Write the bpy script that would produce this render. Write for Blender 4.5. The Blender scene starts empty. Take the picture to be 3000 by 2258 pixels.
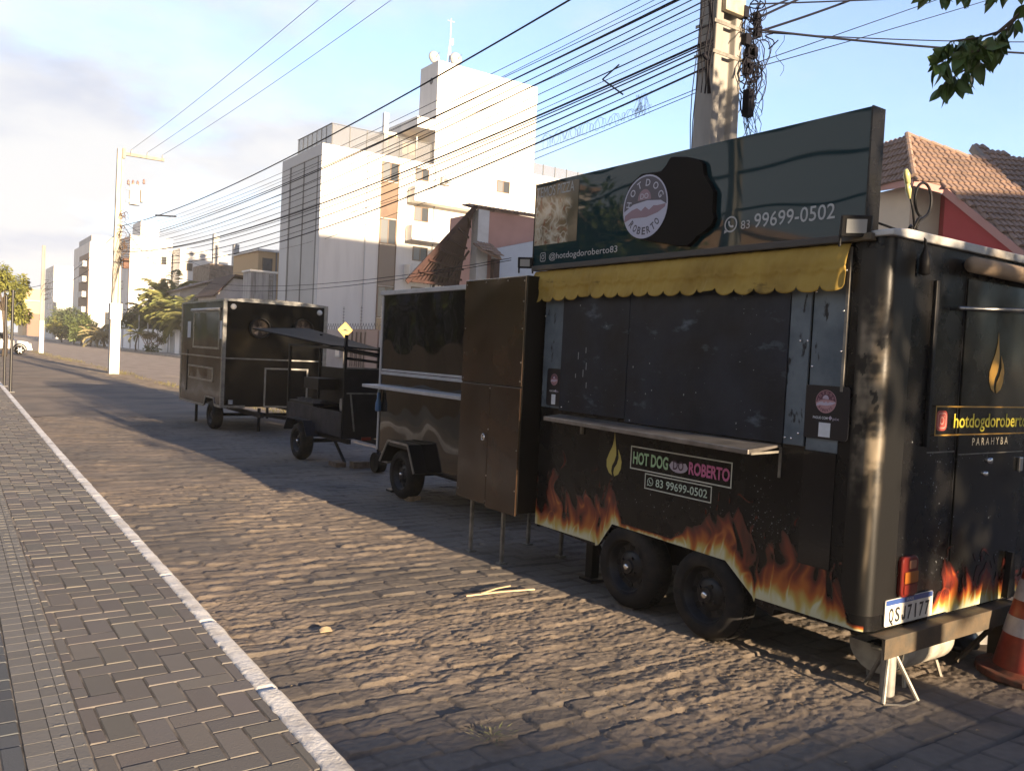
import bpy, bmesh, math, random
from mathutils import Vector, Matrix, noise
R = math.radians
rnd = random.Random(7)
sc = bpy.context.scene
col = sc.collection
W = {}                                   # world position of every object's origin

# ------------------------------------------------------------------ materials
def M(name, c, rough=.5, metal=0., var=0., vs=5., bump=0., bs=30., spec=.5, coat=0., st=(1, 1, 1), c2=None, lo=.35, hi=.65, rv=0., wav=0., ws=2., det=5., alpha=1.):
    """Principled with noise driven colour, roughness and bump; all in object space"""
    m = bpy.data.materials.new(name); m.use_nodes = True
    nt = m.node_tree; N = nt.nodes; L = nt.links
    b = N['Principled BSDF']
    b.inputs['Roughness'].default_value = rough; b.inputs['Metallic'].default_value = metal
    b.inputs['Specular IOR Level'].default_value = spec; b.inputs['Coat Weight'].default_value = coat
    b.inputs['Coat Roughness'].default_value = .05; b.inputs['Alpha'].default_value = alpha
    b.inputs['Base Color'].default_value = (*c, 1)
    tc = N.new('ShaderNodeTexCoord'); mp = N.new('ShaderNodeMapping'); mp.inputs['Scale'].default_value = st
    L.new(tc.outputs['Object'], mp.inputs['Vector'])
    def nz(s, d=det):
        n = N.new('ShaderNodeTexNoise'); n.inputs['Scale'].default_value = s; n.inputs['Detail'].default_value = d
        n.inputs['Roughness'].default_value = .6
        L.new(mp.outputs[0], n.inputs['Vector']); return n
    if var or c2:
        n = nz(vs); r = N.new('ShaderNodeValToRGB'); L.new(n.outputs[0], r.inputs[0])
        e = r.color_ramp.elements; e[0].position = lo; e[1].position = hi
        if c2: e[0].color = (*c, 1); e[1].color = (*c2, 1)
        else:
            e[0].color = tuple(x * (1 - var) for x in c) + (1,); e[1].color = tuple(min(1, x * (1 + var)) for x in c) + (1,)
        L.new(r.outputs[0], b.inputs['Base Color'])
    if rv:
        n = nz(vs * 1.7); mr = N.new('ShaderNodeMapRange'); L.new(n.outputs[0], mr.inputs[0])
        mr.inputs[1].default_value = .3; mr.inputs[2].default_value = .7
        mr.inputs[3].default_value = max(.02, rough - rv); mr.inputs[4].default_value = rough + rv
        L.new(mr.outputs[0], b.inputs['Roughness'])
    prev = None
    for amt, s, dist in ((wav, ws, .05), (bump, bs, .01)):
        if amt:
            bp = N.new('ShaderNodeBump'); bp.inputs['Strength'].default_value = amt; bp.inputs['Distance'].default_value = dist
            L.new(nz(s, 1 if s == ws and amt == wav else 6).outputs[0], bp.inputs['Height'])
            if prev: L.new(prev.outputs[0], bp.inputs['Normal'])
            L.new(bp.outputs[0], b.inputs['Normal']); prev = bp
    return m
def MCOL(name, rough=.4, spec=.5, wav=0., alpha=False, bump=0, bs=40):
    """a surface whose colour is its painted colour attribute"""
    m = M(name, (.5, .5, .5), rough, spec=spec, wav=wav, bump=bump, bs=bs)
    N = m.node_tree.nodes; a = N.new('ShaderNodeAttribute'); a.attribute_name = 'Col'
    m.node_tree.links.new(a.outputs['Color'], N['Principled BSDF'].inputs['Base Color'])
    if alpha: m.node_tree.links.new(a.outputs['Alpha'], N['Principled BSDF'].inputs['Alpha'])
    return m
def scratch(m, c, s=22., lo=.66, hi=.7, st=(1, 1, .35), zlo=None, zhi=None, amt=1.):
    """chipped paint: lighter flecks that belong to the surface"""
    nt = m.node_tree; N = nt.nodes; L = nt.links; b = N['Principled BSDF']
    tc = N.new('ShaderNodeTexCoord'); mp = N.new('ShaderNodeMapping'); mp.inputs['Scale'].default_value = st
    L.new(tc.outputs['Object'], mp.inputs[0])
    n = N.new('ShaderNodeTexNoise'); n.inputs['Scale'].default_value = s; n.inputs['Detail'].default_value = 7; n.inputs['Roughness'].default_value = .62
    L.new(mp.outputs[0], n.inputs[0])
    r = N.new('ShaderNodeMapRange'); r.inputs[1].default_value = lo; r.inputs[2].default_value = hi; r.inputs[4].default_value = amt
    L.new(n.outputs[0], r.inputs[0]); fac = r.outputs[0]
    if zlo is not None:
        sx = N.new('ShaderNodeSeparateXYZ'); L.new(tc.outputs['Object'], sx.inputs[0])
        for a, bb in ((zlo - .1, zlo + .12), (zhi + .1, zhi - .12)):
            q = N.new('ShaderNodeMapRange'); q.inputs[1].default_value = a; q.inputs[2].default_value = bb
            L.new(sx.outputs[2], q.inputs[0]); mu = N.new('ShaderNodeMath'); mu.operation = 'MULTIPLY'
            L.new(fac, mu.inputs[0]); L.new(q.outputs[0], mu.inputs[1]); fac = mu.outputs[0]
    mx = N.new('ShaderNodeMix'); mx.data_type = 'RGBA'; L.new(fac, mx.inputs[0])
    i = b.inputs['Base Color']
    if i.is_linked: L.new(i.links[0].from_socket, mx.inputs[6])
    else: mx.inputs[6].default_value = i.default_value
    mx.inputs[7].default_value = (*c, 1); L.new(mx.outputs[2], i)
    return m
def glassy(name, c=(.02, .025, .03), rough=.03): return M(name, c, rough, spec=.6)

# ------------------------------------------------------------------ mesh helper
class MB:
    def __init__(s): s.v = []; s.f = []; s.c = None; s.mi = []; s.m = 0
    def add(s, vs, fs):
        o = len(s.v); s.v += [Vector(p) for p in vs]; s.f += [tuple(i + o for i in f) for f in fs]; s.mi += [s.m] * len(fs); return s
    def box(s, x0, x1, y0, y1, z0, z1):
        return s.add([(x, y, z) for x in (x0, x1) for y in (y0, y1) for z in (z0, z1)],
            [(0, 1, 3, 2), (4, 6, 7, 5), (0, 4, 5, 1), (2, 3, 7, 6), (0, 2, 6, 4), (1, 5, 7, 3)])
    def obox(s, c, h, m):
        c = Vector(c)
        return s.add([c + m @ Vector((x * h[0], y * h[1], z * h[2])) for x in (-1, 1) for y in (-1, 1) for z in (-1, 1)],
            [(0, 1, 3, 2), (4, 6, 7, 5), (0, 4, 5, 1), (2, 3, 7, 6), (0, 2, 6, 4), (1, 5, 7, 3)])
    def bar(s, a, b, w, h):
        a = Vector(a); b = Vector(b); d = (b - a); l = d.length; d /= l
        u = Vector((0, 0, 1)) if abs(d.z) < .95 else Vector((0, 1, 0))
        x = d.cross(u).normalized(); y = x.cross(d)
        return s.obox((a + b) / 2, (w / 2, l / 2, h / 2), Matrix((x, d, y)).transposed())
    def tube(s, pts, r, n=8, cap=True):
        P = [Vector(p) for p in pts]; rs = r if isinstance(r, (list, tuple)) else [r] * len(P)
        o = len(s.v); x = None
        for i, p in enumerate(P):
            d = (P[min(i + 1, len(P) - 1)] - P[max(i - 1, 0)]).normalized()
            if x is None:
                x = d.orthogonal().normalized()
            else:
                x = (x - d * x.dot(d)); x = x.normalized() if x.length > 1e-6 else d.orthogonal().normalized()
            y = d.cross(x)
            for k in range(n):
                a = 2 * math.pi * k / n; s.v.append(p + (x * math.cos(a) + y * math.sin(a)) * rs[i])
        for i in range(len(P) - 1):
            for k in range(n):
                k2 = (k + 1) % n; s.f.append((o + i * n + k, o + i * n + k2, o + (i + 1) * n + k2, o + (i + 1) * n + k)); s.mi.append(s.m)
        if cap:
            s.f.append(tuple(o + k for k in reversed(range(n)))); s.f.append(tuple(o + (len(P) - 1) * n + k for k in range(n))); s.mi += [s.m] * 2
        return s
    def cyl(s, a, b, r, r2=None, n=16): return s.tube([a, b], [r, r if r2 is None else r2], n)
    def lathe(s, prof, o, ax='Z', n=24, cap=False):
        """prof: (radius, height along the axis)"""
        o = Vector(o); k0 = len(s.v)
        B = {'Z': ((1, 0, 0), (0, 1, 0), (0, 0, 1)), 'X': ((0, 1, 0), (0, 0, 1), (1, 0, 0)), 'Y': ((0, 0, 1), (1, 0, 0), (0, 1, 0))}[ax]
        a, b, c = map(Vector, B)
        for r, h in prof:
            for k in range(n):
                t = 2 * math.pi * k / n; s.v.append(o + (a * math.cos(t) + b * math.sin(t)) * r + c * h)
        for i in range(len(prof) - 1):
            for k in range(n):
                k2 = (k + 1) % n; s.f.append((k0 + i * n + k, k0 + i * n + k2, k0 + (i + 1) * n + k2, k0 + (i + 1) * n + k)); s.mi.append(s.m)
        if cap:
            s.f.append(tuple(k0 + k for k in reversed(range(n)))); s.f.append(tuple(k0 + (len(prof) - 1) * n + k for k in range(n))); s.mi += [s.m] * 2
        return s
    def prism(s, poly, pl, a, b):
        """closed outline in plane pl ('YZ','XZ','XY') swept from a to b along the third axis"""
        n = len(poly)
        def P(p, t): return {'YZ': (t, p[0], p[1]), 'XZ': (p[0], t, p[1]), 'XY': (p[0], p[1], t)}[pl]
        o = len(s.v); s.v += [Vector(P(p, a)) for p in poly] + [Vector(P(p, b)) for p in poly]
        s.f.append(tuple(o + i for i in range(n))); s.f.append(tuple(o + n + i for i in reversed(range(n))))
        for i in range(n): j = (i + 1) % n; s.f.append((o + i, o + n + i, o + n + j, o + j))
        s.mi += [s.m] * (n + 2); return s
    def grid(s, fn, nu, nv):
        o = len(s.v)
        for j in range(nv + 1):
            for i in range(nu + 1): s.v.append(Vector(fn(i / nu, j / nv)))
        for j in range(nv):
            for i in range(nu):
                a = o + j * (nu + 1) + i; s.f.append((a, a + 1, a + nu + 2, a + nu + 1)); s.mi.append(s.m)
        return s
    def leaf(s, p, d, up, l, w, fold=.15):
        d = Vector(d).normalized(); x = d.cross(Vector(up)); x = x.normalized() if x.length > 1e-4 else d.orthogonal().normalized(); n = x.cross(d); p = Vector(p)
        return s.add([p, p + d * l * .45 + x * w / 2 + n * fold * w, p + d * l, p + d * l * .45 - x * w / 2 + n * fold * w, p + d * l * .5],
            [(0, 1, 4), (1, 2, 4), (0, 4, 3), (4, 2, 3)])
    def mesh(s, name, mats, org, smooth):
        me = bpy.data.meshes.new(name); o = Vector(org)
        me.from_pydata([p - o for p in s.v], [], s.f); 
        for m in (mats if isinstance(mats, (list, tuple)) else [mats]):
            if m: me.materials.append(m)
        for p, i in zip(me.polygons, s.mi): p.material_index = i
        if s.c:
            at = me.color_attributes.new('Col', 'FLOAT_COLOR', 'POINT')
            for i, c in enumerate(s.c): at.data[i].color = c
        bm = bmesh.new(); bm.from_mesh(me)
        if not s.c and len(bm.faces) < 60000: bmesh.ops.recalc_face_normals(bm, faces=bm.faces)
        bm.to_mesh(me); bm.free()
        if smooth: me.polygons.foreach_set('use_smooth', [True] * len(me.polygons))
        return me
def finish(o, smooth, bevel, me):
    if bevel:
        b = o.modifiers.new('bevel', 'BEVEL'); b.width = bevel; b.segments = 2; b.limit_method = 'ANGLE'; b.angle_limit = R(40); b.use_clamp_overlap = True
    if smooth == 'auto':
        me.set_sharp_from_angle(angle=R(38))
def part(mb, name, mat, parent, smooth=False, bevel=0., label=None, kind=None):
    """one mesh under its thing (or under a part)"""
    org = W[parent.name]; me = mb.mesh(name, mat, org, bool(smooth)); o = bpy.data.objects.new(name, me); col.objects.link(o)
    o.parent = parent; W[o.name] = org
    if label: o['label'] = label
    if kind: o['kind'] = kind
    finish(o, smooth, bevel, me); return o
def base(mb):
    xs = [p.x for p in mb.v]; ys = [p.y for p in mb.v]; return Vector(((min(xs) + max(xs)) / 2, (min(ys) + max(ys)) / 2, min(p.z for p in mb.v)))
def solo(mb, name, mat, label=None, cat=None, group=None, kind=None, smooth=False, bevel=0., org=None):
    """a thing that is one mesh"""
    org = base(mb) if org is None else Vector(org); me = mb.mesh(name, mat, org, bool(smooth)); o = bpy.data.objects.new(name, me); col.objects.link(o)
    o.location = org; W[o.name] = org
    for k, v in (('label', label), ('category', cat), ('group', group), ('kind', kind)):
        if v: o[k] = v
    finish(o, smooth, bevel, me); return o
def thing(name, label, cat, loc, group=None):
    o = bpy.data.objects.new(name, None); col.objects.link(o); o.location = loc; o.empty_display_size = .2; W[o.name] = Vector(loc)
    o['label'] = label; o['category'] = cat
    if group: o['group'] = group
    return o
def copytree(o, loc, rz=0, label=None, parent=None):
    c = o.copy(); col.objects.link(c)
    if parent is None: c.location = loc; c.rotation_euler.z = rz
    else: c.parent = parent
    if label: c['label'] = label
    for ch in list(o.children): copytree(ch, None, parent=c)
    return c

# ------------------------------------------------------------------ lettering
def _raw(s, bold=0., ext=0.):
    cu = bpy.data.curves.new('t', 'FONT'); cu.body = s; cu.size = 1; cu.offset = bold; cu.extrude = ext; cu.resolution_u = 3; cu.align_x = 'LEFT'
    o = bpy.data.objects.new('t', cu); col.objects.link(o); bpy.context.view_layer.update()
    me = bpy.data.meshes.new_from_object(o.evaluated_get(bpy.context.evaluated_depsgraph_get()))
    v = [tuple(p.co) for p in me.vertices]; f = [tuple(p.vertices) for p in me.polygons]
    bpy.data.objects.remove(o); bpy.data.curves.remove(cu); bpy.data.meshes.remove(me); return v, f
CAP = max(p[1] for p in _raw('H')[0])
def letters(mb, s, c, right, up, cap, width=None, bold=0., proud=.002, arc=None):
    """words set flat on a plane, centred on c; arc=(radius, start, end) bends them"""
    right = Vector(right); up = Vector(up); n = right.cross(up); c = Vector(c)
    v, f = _raw(s, bold)
    x0 = min(p[0] for p in v); x1 = max(p[0] for p in v); k = cap / CAP; kx = k if width is None else width / (x1 - x0)
    out = []
    for p in v:
        x = (p[0] - (x0 + x1) / 2) * kx; y = p[1] * k - cap / 2
        out.append(c + right * x + up * y + n * proud)
    mb.add(out, f); return mb
def mono(mb, s, c, right, up, cap, pitch, wd, bold=0., proud=.002):
    for k, ch in enumerate(s):
        if ch == 'J':
            q = [(.5, .5), (.5, -.22), (.42, -.42), (.18, -.5), (-.18, -.5), (-.42, -.42), (-.5, -.22), (-.5, -.10), (-.2, -.10), (-.18, -.24), (0, -.30), (.18, -.24), (.2, -.1), (.2, .5)]
            flat(mb, Vector(c) + Vector(right) * (k - (len(s) - 1) / 2) * pitch, right, up, [(a * wd * .8, b * cap) for a, b in q], proud, .0005); continue
        letters(mb, ch, Vector(c) + Vector(right) * (k - (len(s) - 1) / 2) * pitch, right, up, cap, wd * (.30 if ch == 'I' else .55 if ch == 'J' else 1), bold, proud)
    return mb
def plate(mb, c, right, up, w, h, r=0., proud=.001, th=.001, seg=5):
    """a thin (rounded) rectangle lying on a plane"""
    right = Vector(right); up = Vector(up); n = right.cross(up); c = Vector(c); pts = []
    if r <= 0: pts = [(-w / 2, -h / 2), (w / 2, -h / 2), (w / 2, h / 2), (-w / 2, h / 2)]
    else:
        for cx, cy, a0 in ((w / 2 - r, -h / 2 + r, -90), (w / 2 - r, h / 2 - r, 0), (-w / 2 + r, h / 2 - r, 90), (-w / 2 + r, -h / 2 + r, 180)):
            for k in range(seg + 1): a = R(a0 + 90 * k / seg); pts.append((cx + r * math.cos(a), cy + r * math.sin(a)))
    return flat(mb, c, right, up, pts, proud, th)
def flat(mb, c, right, up, pts, proud=.001, th=.001):
    right = Vector(right); up = Vector(up); n = right.cross(up); c = Vector(c); m = len(pts); o = len(mb.v)
    for q in (proud, proud + th): mb.v += [c + right * p[0] + up * p[1] + n * q for p in pts]
    mb.f.append(tuple(o + i for i in reversed(range(m)))); mb.f.append(tuple(o + m + i for i in range(m)))
    for i in range(m): j = (i + 1) % m; mb.f.append((o + i, o + j, o + m + j, o + m + i))
    mb.mi += [mb.m] * (m + 2); return mb
def ring(mb, c, right, up, r, w, n=28, proud=.001, a0=0, a1=360, sy=1.):
    right = Vector(right); up = Vector(up); nn = right.cross(up); c = Vector(c); o = len(mb.v); full = a1 - a0 >= 360
    m = n if full else n + 1
    for k in range(m):
        a = R(a0 + (a1 - a0) * k / n)
        for q in (r - w / 2, r + w / 2): mb.v.append(c + right * q * math.cos(a) + up * q * sy * math.sin(a) + nn * proud)
    for k in range(n):
        i = o + 2 * k; j = o + 2 * ((k + 1) % m); mb.f.append((i, i + 1, j + 1, j)); mb.mi.append(mb.m)
    return mb
def frame(mb, c, right, up, w, h, t, proud=.001, th=.001):
    c = Vector(c); right = Vector(right); up = Vector(up)
    for dx, dy, ww, hh in ((0, h / 2 - t / 2, w, t), (0, -h / 2 + t / 2, w, t), (w / 2 - t / 2, 0, t, h - 2 * t), (-w / 2 + t / 2, 0, t, h - 2 * t)):
        plate(mb, c + right * dx + up * dy, right, up, ww, hh, 0, proud, th)
    return mb
SR, SU = (0, -1, 0), (0, 0, 1)          # reading directions on a side that faces -X
ER, EU = (1, 0, 0), (0, 0, 1)           # and on an end that faces -Y
def fbm(x, y, z=0., o=4):
    return noise.fractal(Vector((x, y, z)), .9, 2.1, o)
def smooth01(t): t = max(0., min(1., t)); return t * t * (3 - 2 * t)
# ------------------------------------------------------------------ camera, sky, sun
cam = bpy.data.cameras.new('camera'); cam.sensor_width = 36; cam.lens = 29.29; cam.clip_end = 3000; cam.clip_start = .05
co = bpy.data.objects.new('camera', cam); col.objects.link(co); sc.camera = co
co.matrix_world = Matrix((
    (.81928929, -.01946572, -.57304987, 0), (-.57129058, .05753842, -.81872853, 0), (.04890952, .9981535, .03602003, 1.6), (0, 0, 0, 1)))
SUN_E, SUN_A = R(11.), R(3.2)
w = bpy.data.worlds.new('World'); sc.world = w; w.use_nodes = True
N = w.node_tree.nodes; L = w.node_tree.links; bg = N['Background']
sky = N.new('ShaderNodeTexSky'); sky.sky_type = 'NISHITA'; sky.sun_disc = False
sky.sun_elevation = SUN_E; sky.sun_rotation = math.pi - SUN_A; sky.air_density = 1.; sky.dust_density = .6; sky.ozone_density = 1.5
tc = N.new('ShaderNodeTexCoord')
sx = N.new('ShaderNodeSeparateXYZ'); L.new(tc.outputs['Generated'], sx.inputs[0])
def MA(op, a, b=None, c=None):
    n = N.new('ShaderNodeMath'); n.operation = op
    for i, q in enumerate((a, b, c)):
        if q is None: continue
        if isinstance(q, (int, float)): n.inputs[i].default_value = q
        else: L.new(q, n.inputs[i])
    return n.outputs[0]
zz = MA('ADD', MA('MAXIMUM', sx.outputs[2], 0.), .22)
cv = N.new('ShaderNodeCombineXYZ'); L.new(MA('DIVIDE', sx.outputs[0], zz), cv.inputs[0]); L.new(MA('DIVIDE', sx.outputs[1], zz), cv.inputs[1])
def NZ(s, d, off, rough=.55):
    mp = N.new('ShaderNodeMapping'); mp.inputs['Location'].default_value = off; L.new(cv.outputs[0], mp.inputs[0])
    n = N.new('ShaderNodeTexNoise'); n.inputs['Scale'].default_value = s; n.inputs['Detail'].default_value = d; n.inputs['Roughness'].default_value = rough
    L.new(mp.outputs[0], n.inputs[0]); return n.outputs[0]
# cloud cover is thickest up the street, thinning to clear sky on the right
az = MA('MULTIPLY_ADD', sx.outputs[0], -.55, MA('MULTIPLY', sx.outputs[1], .35))
cov = MA('ADD', NZ(1.15, 7, (3.1, .4, 0)), MA('MULTIPLY_ADD', az, .62, -.02))
cm = N.new('ShaderNodeMapRange'); cm.interpolation_type = 'SMOOTHSTEP'; cm.inputs[3].default_value = .20; cm.inputs[1].default_value = .40; cm.inputs[2].default_value = .62; L.new(cov, cm.inputs[0])
den = N.new('ShaderNodeMapRange'); den.interpolation_type = 'SMOOTHSTEP'; den.inputs[1].default_value = .40; den.inputs[2].default_value = .66; L.new(MA('MULTIPLY_ADD', az, -.16, NZ(1.5, 6, (2.3, 5.1, 0))), den.inputs[0])
cc = N.new('ShaderNodeMix'); cc.data_type = 'RGBA'; cc.inputs[6].default_value = (7.2, 7.3, 7.5, 1); cc.inputs[7].default_value = (5.15, 5.6, 6.7, 1); L.new(den.outputs[0], cc.inputs[0])
sk = N.new('ShaderNodeMix'); sk.data_type = 'RGBA'; sk.blend_type = 'MULTIPLY'; sk.inputs[0].default_value = 1; L.new(sky.outputs[0], sk.inputs[6]); sk.inputs[7].default_value = (2.7, 2.85, 3.5, 1)
mx = N.new('ShaderNodeMix'); mx.data_type = 'RGBA'; L.new(cm.outputs[0], mx.inputs[0]); L.new(sk.outputs[2], mx.inputs[6]); L.new(cc.outputs[2], mx.inputs[7])
dz = N.new('ShaderNodeMapRange'); dz.interpolation_type = 'SMOOTHSTEP'; dz.inputs[1].default_value = .38; dz.inputs[2].default_value = .66; dz.inputs[3].default_value = 0.; dz.inputs[4].default_value = 1.; L.new(sx.outputs[2], dz.inputs[0])
dy = N.new('ShaderNodeMapRange'); dy.interpolation_type = 'SMOOTHSTEP'; dy.inputs[1].default_value = -.5; dy.inputs[2].default_value = .15; dy.inputs[3].default_value = .42; dy.inputs[4].default_value = 1.; L.new(sx.outputs[1], dy.inputs[0])
dm = N.new('ShaderNodeVectorMath'); dm.operation = 'SCALE'; zt = N.new('ShaderNodeMix'); zt.data_type = 'RGBA'; L.new(dz.outputs[0], zt.inputs[0]); zt.inputs[6].default_value = (1, 1, 1, 1); zt.inputs[7].default_value = (.32, .48, .80, 1); zm = N.new('ShaderNodeMix'); zm.data_type = 'RGBA'; zm.blend_type = 'MULTIPLY'; zm.inputs[0].default_value = 1; L.new(mx.outputs[2], zm.inputs[6]); L.new(zt.outputs[2], zm.inputs[7]); L.new(zm.outputs[2], dm.inputs[0]); L.new(dy.outputs[0], dm.inputs['Scale'])
L.new(dm.outputs[0], bg.inputs[0]); bg.inputs[1].default_value = .038
sl = bpy.data.lights.new('sun', 'SUN'); sl.energy = 5.; sl.angle = R(.5); sl.color = (1., .765, .51)
so = bpy.data.objects.new('sun', sl); col.objects.link(so)
to_sun = Vector((math.sin(SUN_A) * math.cos(SUN_E), -math.cos(SUN_A) * math.cos(SUN_E), math.sin(SUN_E)))
so.rotation_euler = to_sun.to_track_quat('Z', 'Y').to_euler()
sc.view_settings.view_transform = 'Standard'; sc.view_settings.look = 'None'; sc.view_settings.exposure = 1.79; sc.view_settings.gamma = 1
sc.view_settings.use_curve_mapping = False
sc.cycles.max_bounces = 6; sc.cycles.transparent_max_bounces = 8; sc.cycles.use_denoising = True

# ------------------------------------------------------------------ the ground
def lerp_pts(P, y):
    if y <= P[0][0]: return P[0][1]
    for (a, b), (c, d) in zip(P, P[1:]):
        if y <= c: return b + (d - b) * (y - a) / (c - a)
    return P[-1][1] + (P[-1][1] - P[-2][1]) * (y - P[-1][0]) / (P[-1][0] - P[-2][0])
CI = [(-3, 1.12), (2.7, 1.175), (5.35, 1.225), (10, 1.28), (14.6, 1.35), (27.4, 1.58), (45, 1.95)]
CO = [(-3, 1.2), (2.67, 1.27), (4.47, 1.29), (6.3, 1.315), (12.1, 1.40), (27.4, 1.68), (45, 2.06)]
gm = M('earth', (.16, .125, .09), .95, var=.4, vs=.8, bump=.5, bs=15)
mb = MB(); mb.add([(-900, -600, -.06), (900, -600, -.06), (900, 1200, -.06), (-900, 1200, -.06)], [(0, 1, 2, 3)])
solo(mb, 'ground', gm, kind='structure', org=(0, 0, -.06))
# rough cobbled lane: rows of set stones under packed sand
RP, SL = .155, .25
def stone(x, y):
    yy = y + .02 * noise.noise(Vector((x * .8, y * .8, 1))); j = math.floor(yy / RP); fy = yy / RP - j
    xx = x + .4 * SL * ((j * 7) % 5) / 2.5 + .03 * noise.noise(Vector((x * 2, y * 2, 5))); i = math.floor(xx / SL); fx = xx / SL - i
    return i, j, fx, fy
def hgt(x, y, fine=True):
    i, j, fx, fy = stone(x, y)
    dx = min(fx, 1 - fx) * SL; dy = min(fy, 1 - fy) * RP; d = min(dx, dy)
    h = noise.cell(Vector((i + .5, j + .5, 3.5))); h2 = noise.cell(Vector((i + .5, j + .5, 9.5))); h3 = noise.cell(Vector((i + .5, j + .5, 17.5)))
    dirt = smooth01(noise.noise(Vector((x * .9, y * .9, 2.))) * 1.4 + .68)
    z = (h - .5) * .005 + (fy - .5) * (h2 - .5) * .012 + (fx - .5) * (h3 - .5) * .008
    g = max(0, 1 - d / .012); z -= .009 * g * g * (1 - .55 * dirt)
    if fine: z += (.0048 * noise.fractal(Vector((x * 8., y * 13., 0)), .8, 2.1, 3) + .0042 * noise.fractal(Vector((x * 24., y * 38., 5)), .7, 2.1, 3)) * (.40 + .80 * dirt)
    z += .011 * noise.noise(Vector((x * .7, y * .7, 8)))
    return z, g, dirt
mb = MB(); mb.c = []
def patch(x0, x1, y0, y1, s, fine=True):
    nu = int((x1 - x0) / s); nv = int((y1 - y0) / s)
    def f(u, v):
        y = y0 + (y1 - y0) * v; xa = max(x0, lerp_pts(CO, y) - .03) ; x = xa + (x1 - xa) * u
        z, g, dirt = hgt(x, y, fine); t = .5 + .5 * noise.noise(Vector((x * 3, y * 3, 4))); t2 = noise.noise(Vector((x * 25, y * 25, 1)))
        k = (.75 + .35 * t + .14 * t2) * (1 - .34 * g)
        a = (.205, .168, .133); b = (.150, .131, .112); q = [(b[n] + (a[n] - b[n]) * dirt) * k for n in range(3)]
        mb.c.append((*q, 1)); return (x, y, z)
    mb.grid(f, nu, nv)
patch(1.2, 5.0, 1.2, 5.2, .0105); patch(1.2, 6.6, 5.2, 9.4, .019); patch(1.2, 6.6, 9.4, 18, .045); patch(1.2, 6.6, 18, 140, .3, False)
patch(5.0, 6.6, 1.2, 5.2, .05); patch(1.2, 6.6, -14, 1.2, .2, False)
lane_m = MCOL('cobbles', .9, .25, bump=.35, bs=70)
solo(mb, 'cobblestone_lane', lane_m, kind='structure', smooth=True, org=(0, 0, 0))
# pavement of interlocking bricks, laid herringbone
U = .114; ZT = .1
def herring(xl, xr, y0, y1, tint, seed):
    r = random.Random(seed); mb = MB(); mb.c = []
    def brick(ax, bx, ay, by):
        ym = (ay + by) / 2; ax = max(ax, xl(ym)); bx = min(bx, xr(ym))
        if bx - ax < .018: return
        g = .0022 + r.random() * .0012; ax += g; bx -= g; ay += g; by -= g; i = .0045; zt = ZT + (r.random() - .5) * .0035; t1 = (r.random() - .5) * .003
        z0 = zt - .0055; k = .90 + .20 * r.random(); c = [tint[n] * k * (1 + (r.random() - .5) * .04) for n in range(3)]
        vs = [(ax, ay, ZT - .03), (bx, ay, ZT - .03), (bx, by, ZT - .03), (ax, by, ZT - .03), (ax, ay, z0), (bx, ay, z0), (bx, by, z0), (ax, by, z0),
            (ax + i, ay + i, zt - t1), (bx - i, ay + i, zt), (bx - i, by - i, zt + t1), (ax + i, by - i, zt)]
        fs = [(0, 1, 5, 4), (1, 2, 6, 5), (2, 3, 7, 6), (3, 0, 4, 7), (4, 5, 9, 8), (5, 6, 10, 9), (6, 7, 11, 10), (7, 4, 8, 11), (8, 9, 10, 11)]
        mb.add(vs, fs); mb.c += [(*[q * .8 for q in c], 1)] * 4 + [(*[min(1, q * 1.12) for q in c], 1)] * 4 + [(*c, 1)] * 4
    x0 = min(xl(y0), xl(y1)); x1 = max(xr(y0), xr(y1))
    for j in range(int(y0 / U), int(y1 / U)):
        for i in range(int(x0 / U) - 3, int(x1 / U) + 3):
            k = (i + j) % 4
            if k == 0: brick(i * U, (i + 2) * U, j * U, (j + 1) * U)
            elif k == 2: brick(i * U, (i + 1) * U, j * U, (j + 2) * U)
    return mb
def strip(f0, f1, z, Y=None):
    mb = MB(); Y = Y or Ys
    for y in Y: mb.v += [Vector((f0(y), y, z)), Vector((f1(y), y, z))]
    for i in range(len(Y) - 1): mb.f.append((2 * i, 2 * i + 1, 2 * i + 3, 2 * i + 2)); mb.mi.append(0)
    return mb
TR = lambda y: min(.455 + .0135 * y, .62)
TL = lambda y: TR(y) - .195
pm = MCOL('paver_concrete', .85, .3, bump=.3, bs=120)
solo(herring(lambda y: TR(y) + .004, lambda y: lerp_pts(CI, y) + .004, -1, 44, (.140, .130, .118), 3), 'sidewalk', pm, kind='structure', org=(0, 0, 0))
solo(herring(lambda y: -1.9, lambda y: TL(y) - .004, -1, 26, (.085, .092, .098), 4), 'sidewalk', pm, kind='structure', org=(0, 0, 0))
mb = strip(lambda y: -1.95, lambda y: lerp_pts(CI, y) + .02, ZT - .0045, [-3, 2.7, 5.35, 10, 14.6, 27.4, 45])
solo(mb, 'sidewalk', M('joint_sand', (.19, .165, .135), .95, c2=(.045, .038, .032), vs=3.2, lo=.40, hi=.58), kind='structure', org=(0, 0, 0))
mb = MB(); mb.c = []; r_ = random.Random(5)
y = -1.
while y < 34:
    for a, b, hi in ((.0, .088, 0), (.090, .150, 1), (.152, .195, 1)):
        xl = TL(y) + a; k = .85 + .25 * r_.random(); c = (.165 * k, .16 * k, .148 * k, 1); n0 = len(mb.v); z = ZT + .003 + (.002 * hi)
        mb.box(xl, xl + b - a, y + .002, y + .103, ZT - .02, z)
        if hi and r_.random() < .7: mb.box(xl + .01 + .02 * r_.random(), xl + b - a - .008, y + .004, y + .012, z, z + .0025)
        mb.c += [c] * (len(mb.v) - n0)
    y += .105
solo(mb, 'tactile_strip', MCOL('tactile_concrete', .85, .3, bump=.3, bs=90), kind='structure', bevel=.003, org=(0, 0, 0))
mb = MB(); ys = []; y = -3.
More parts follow.
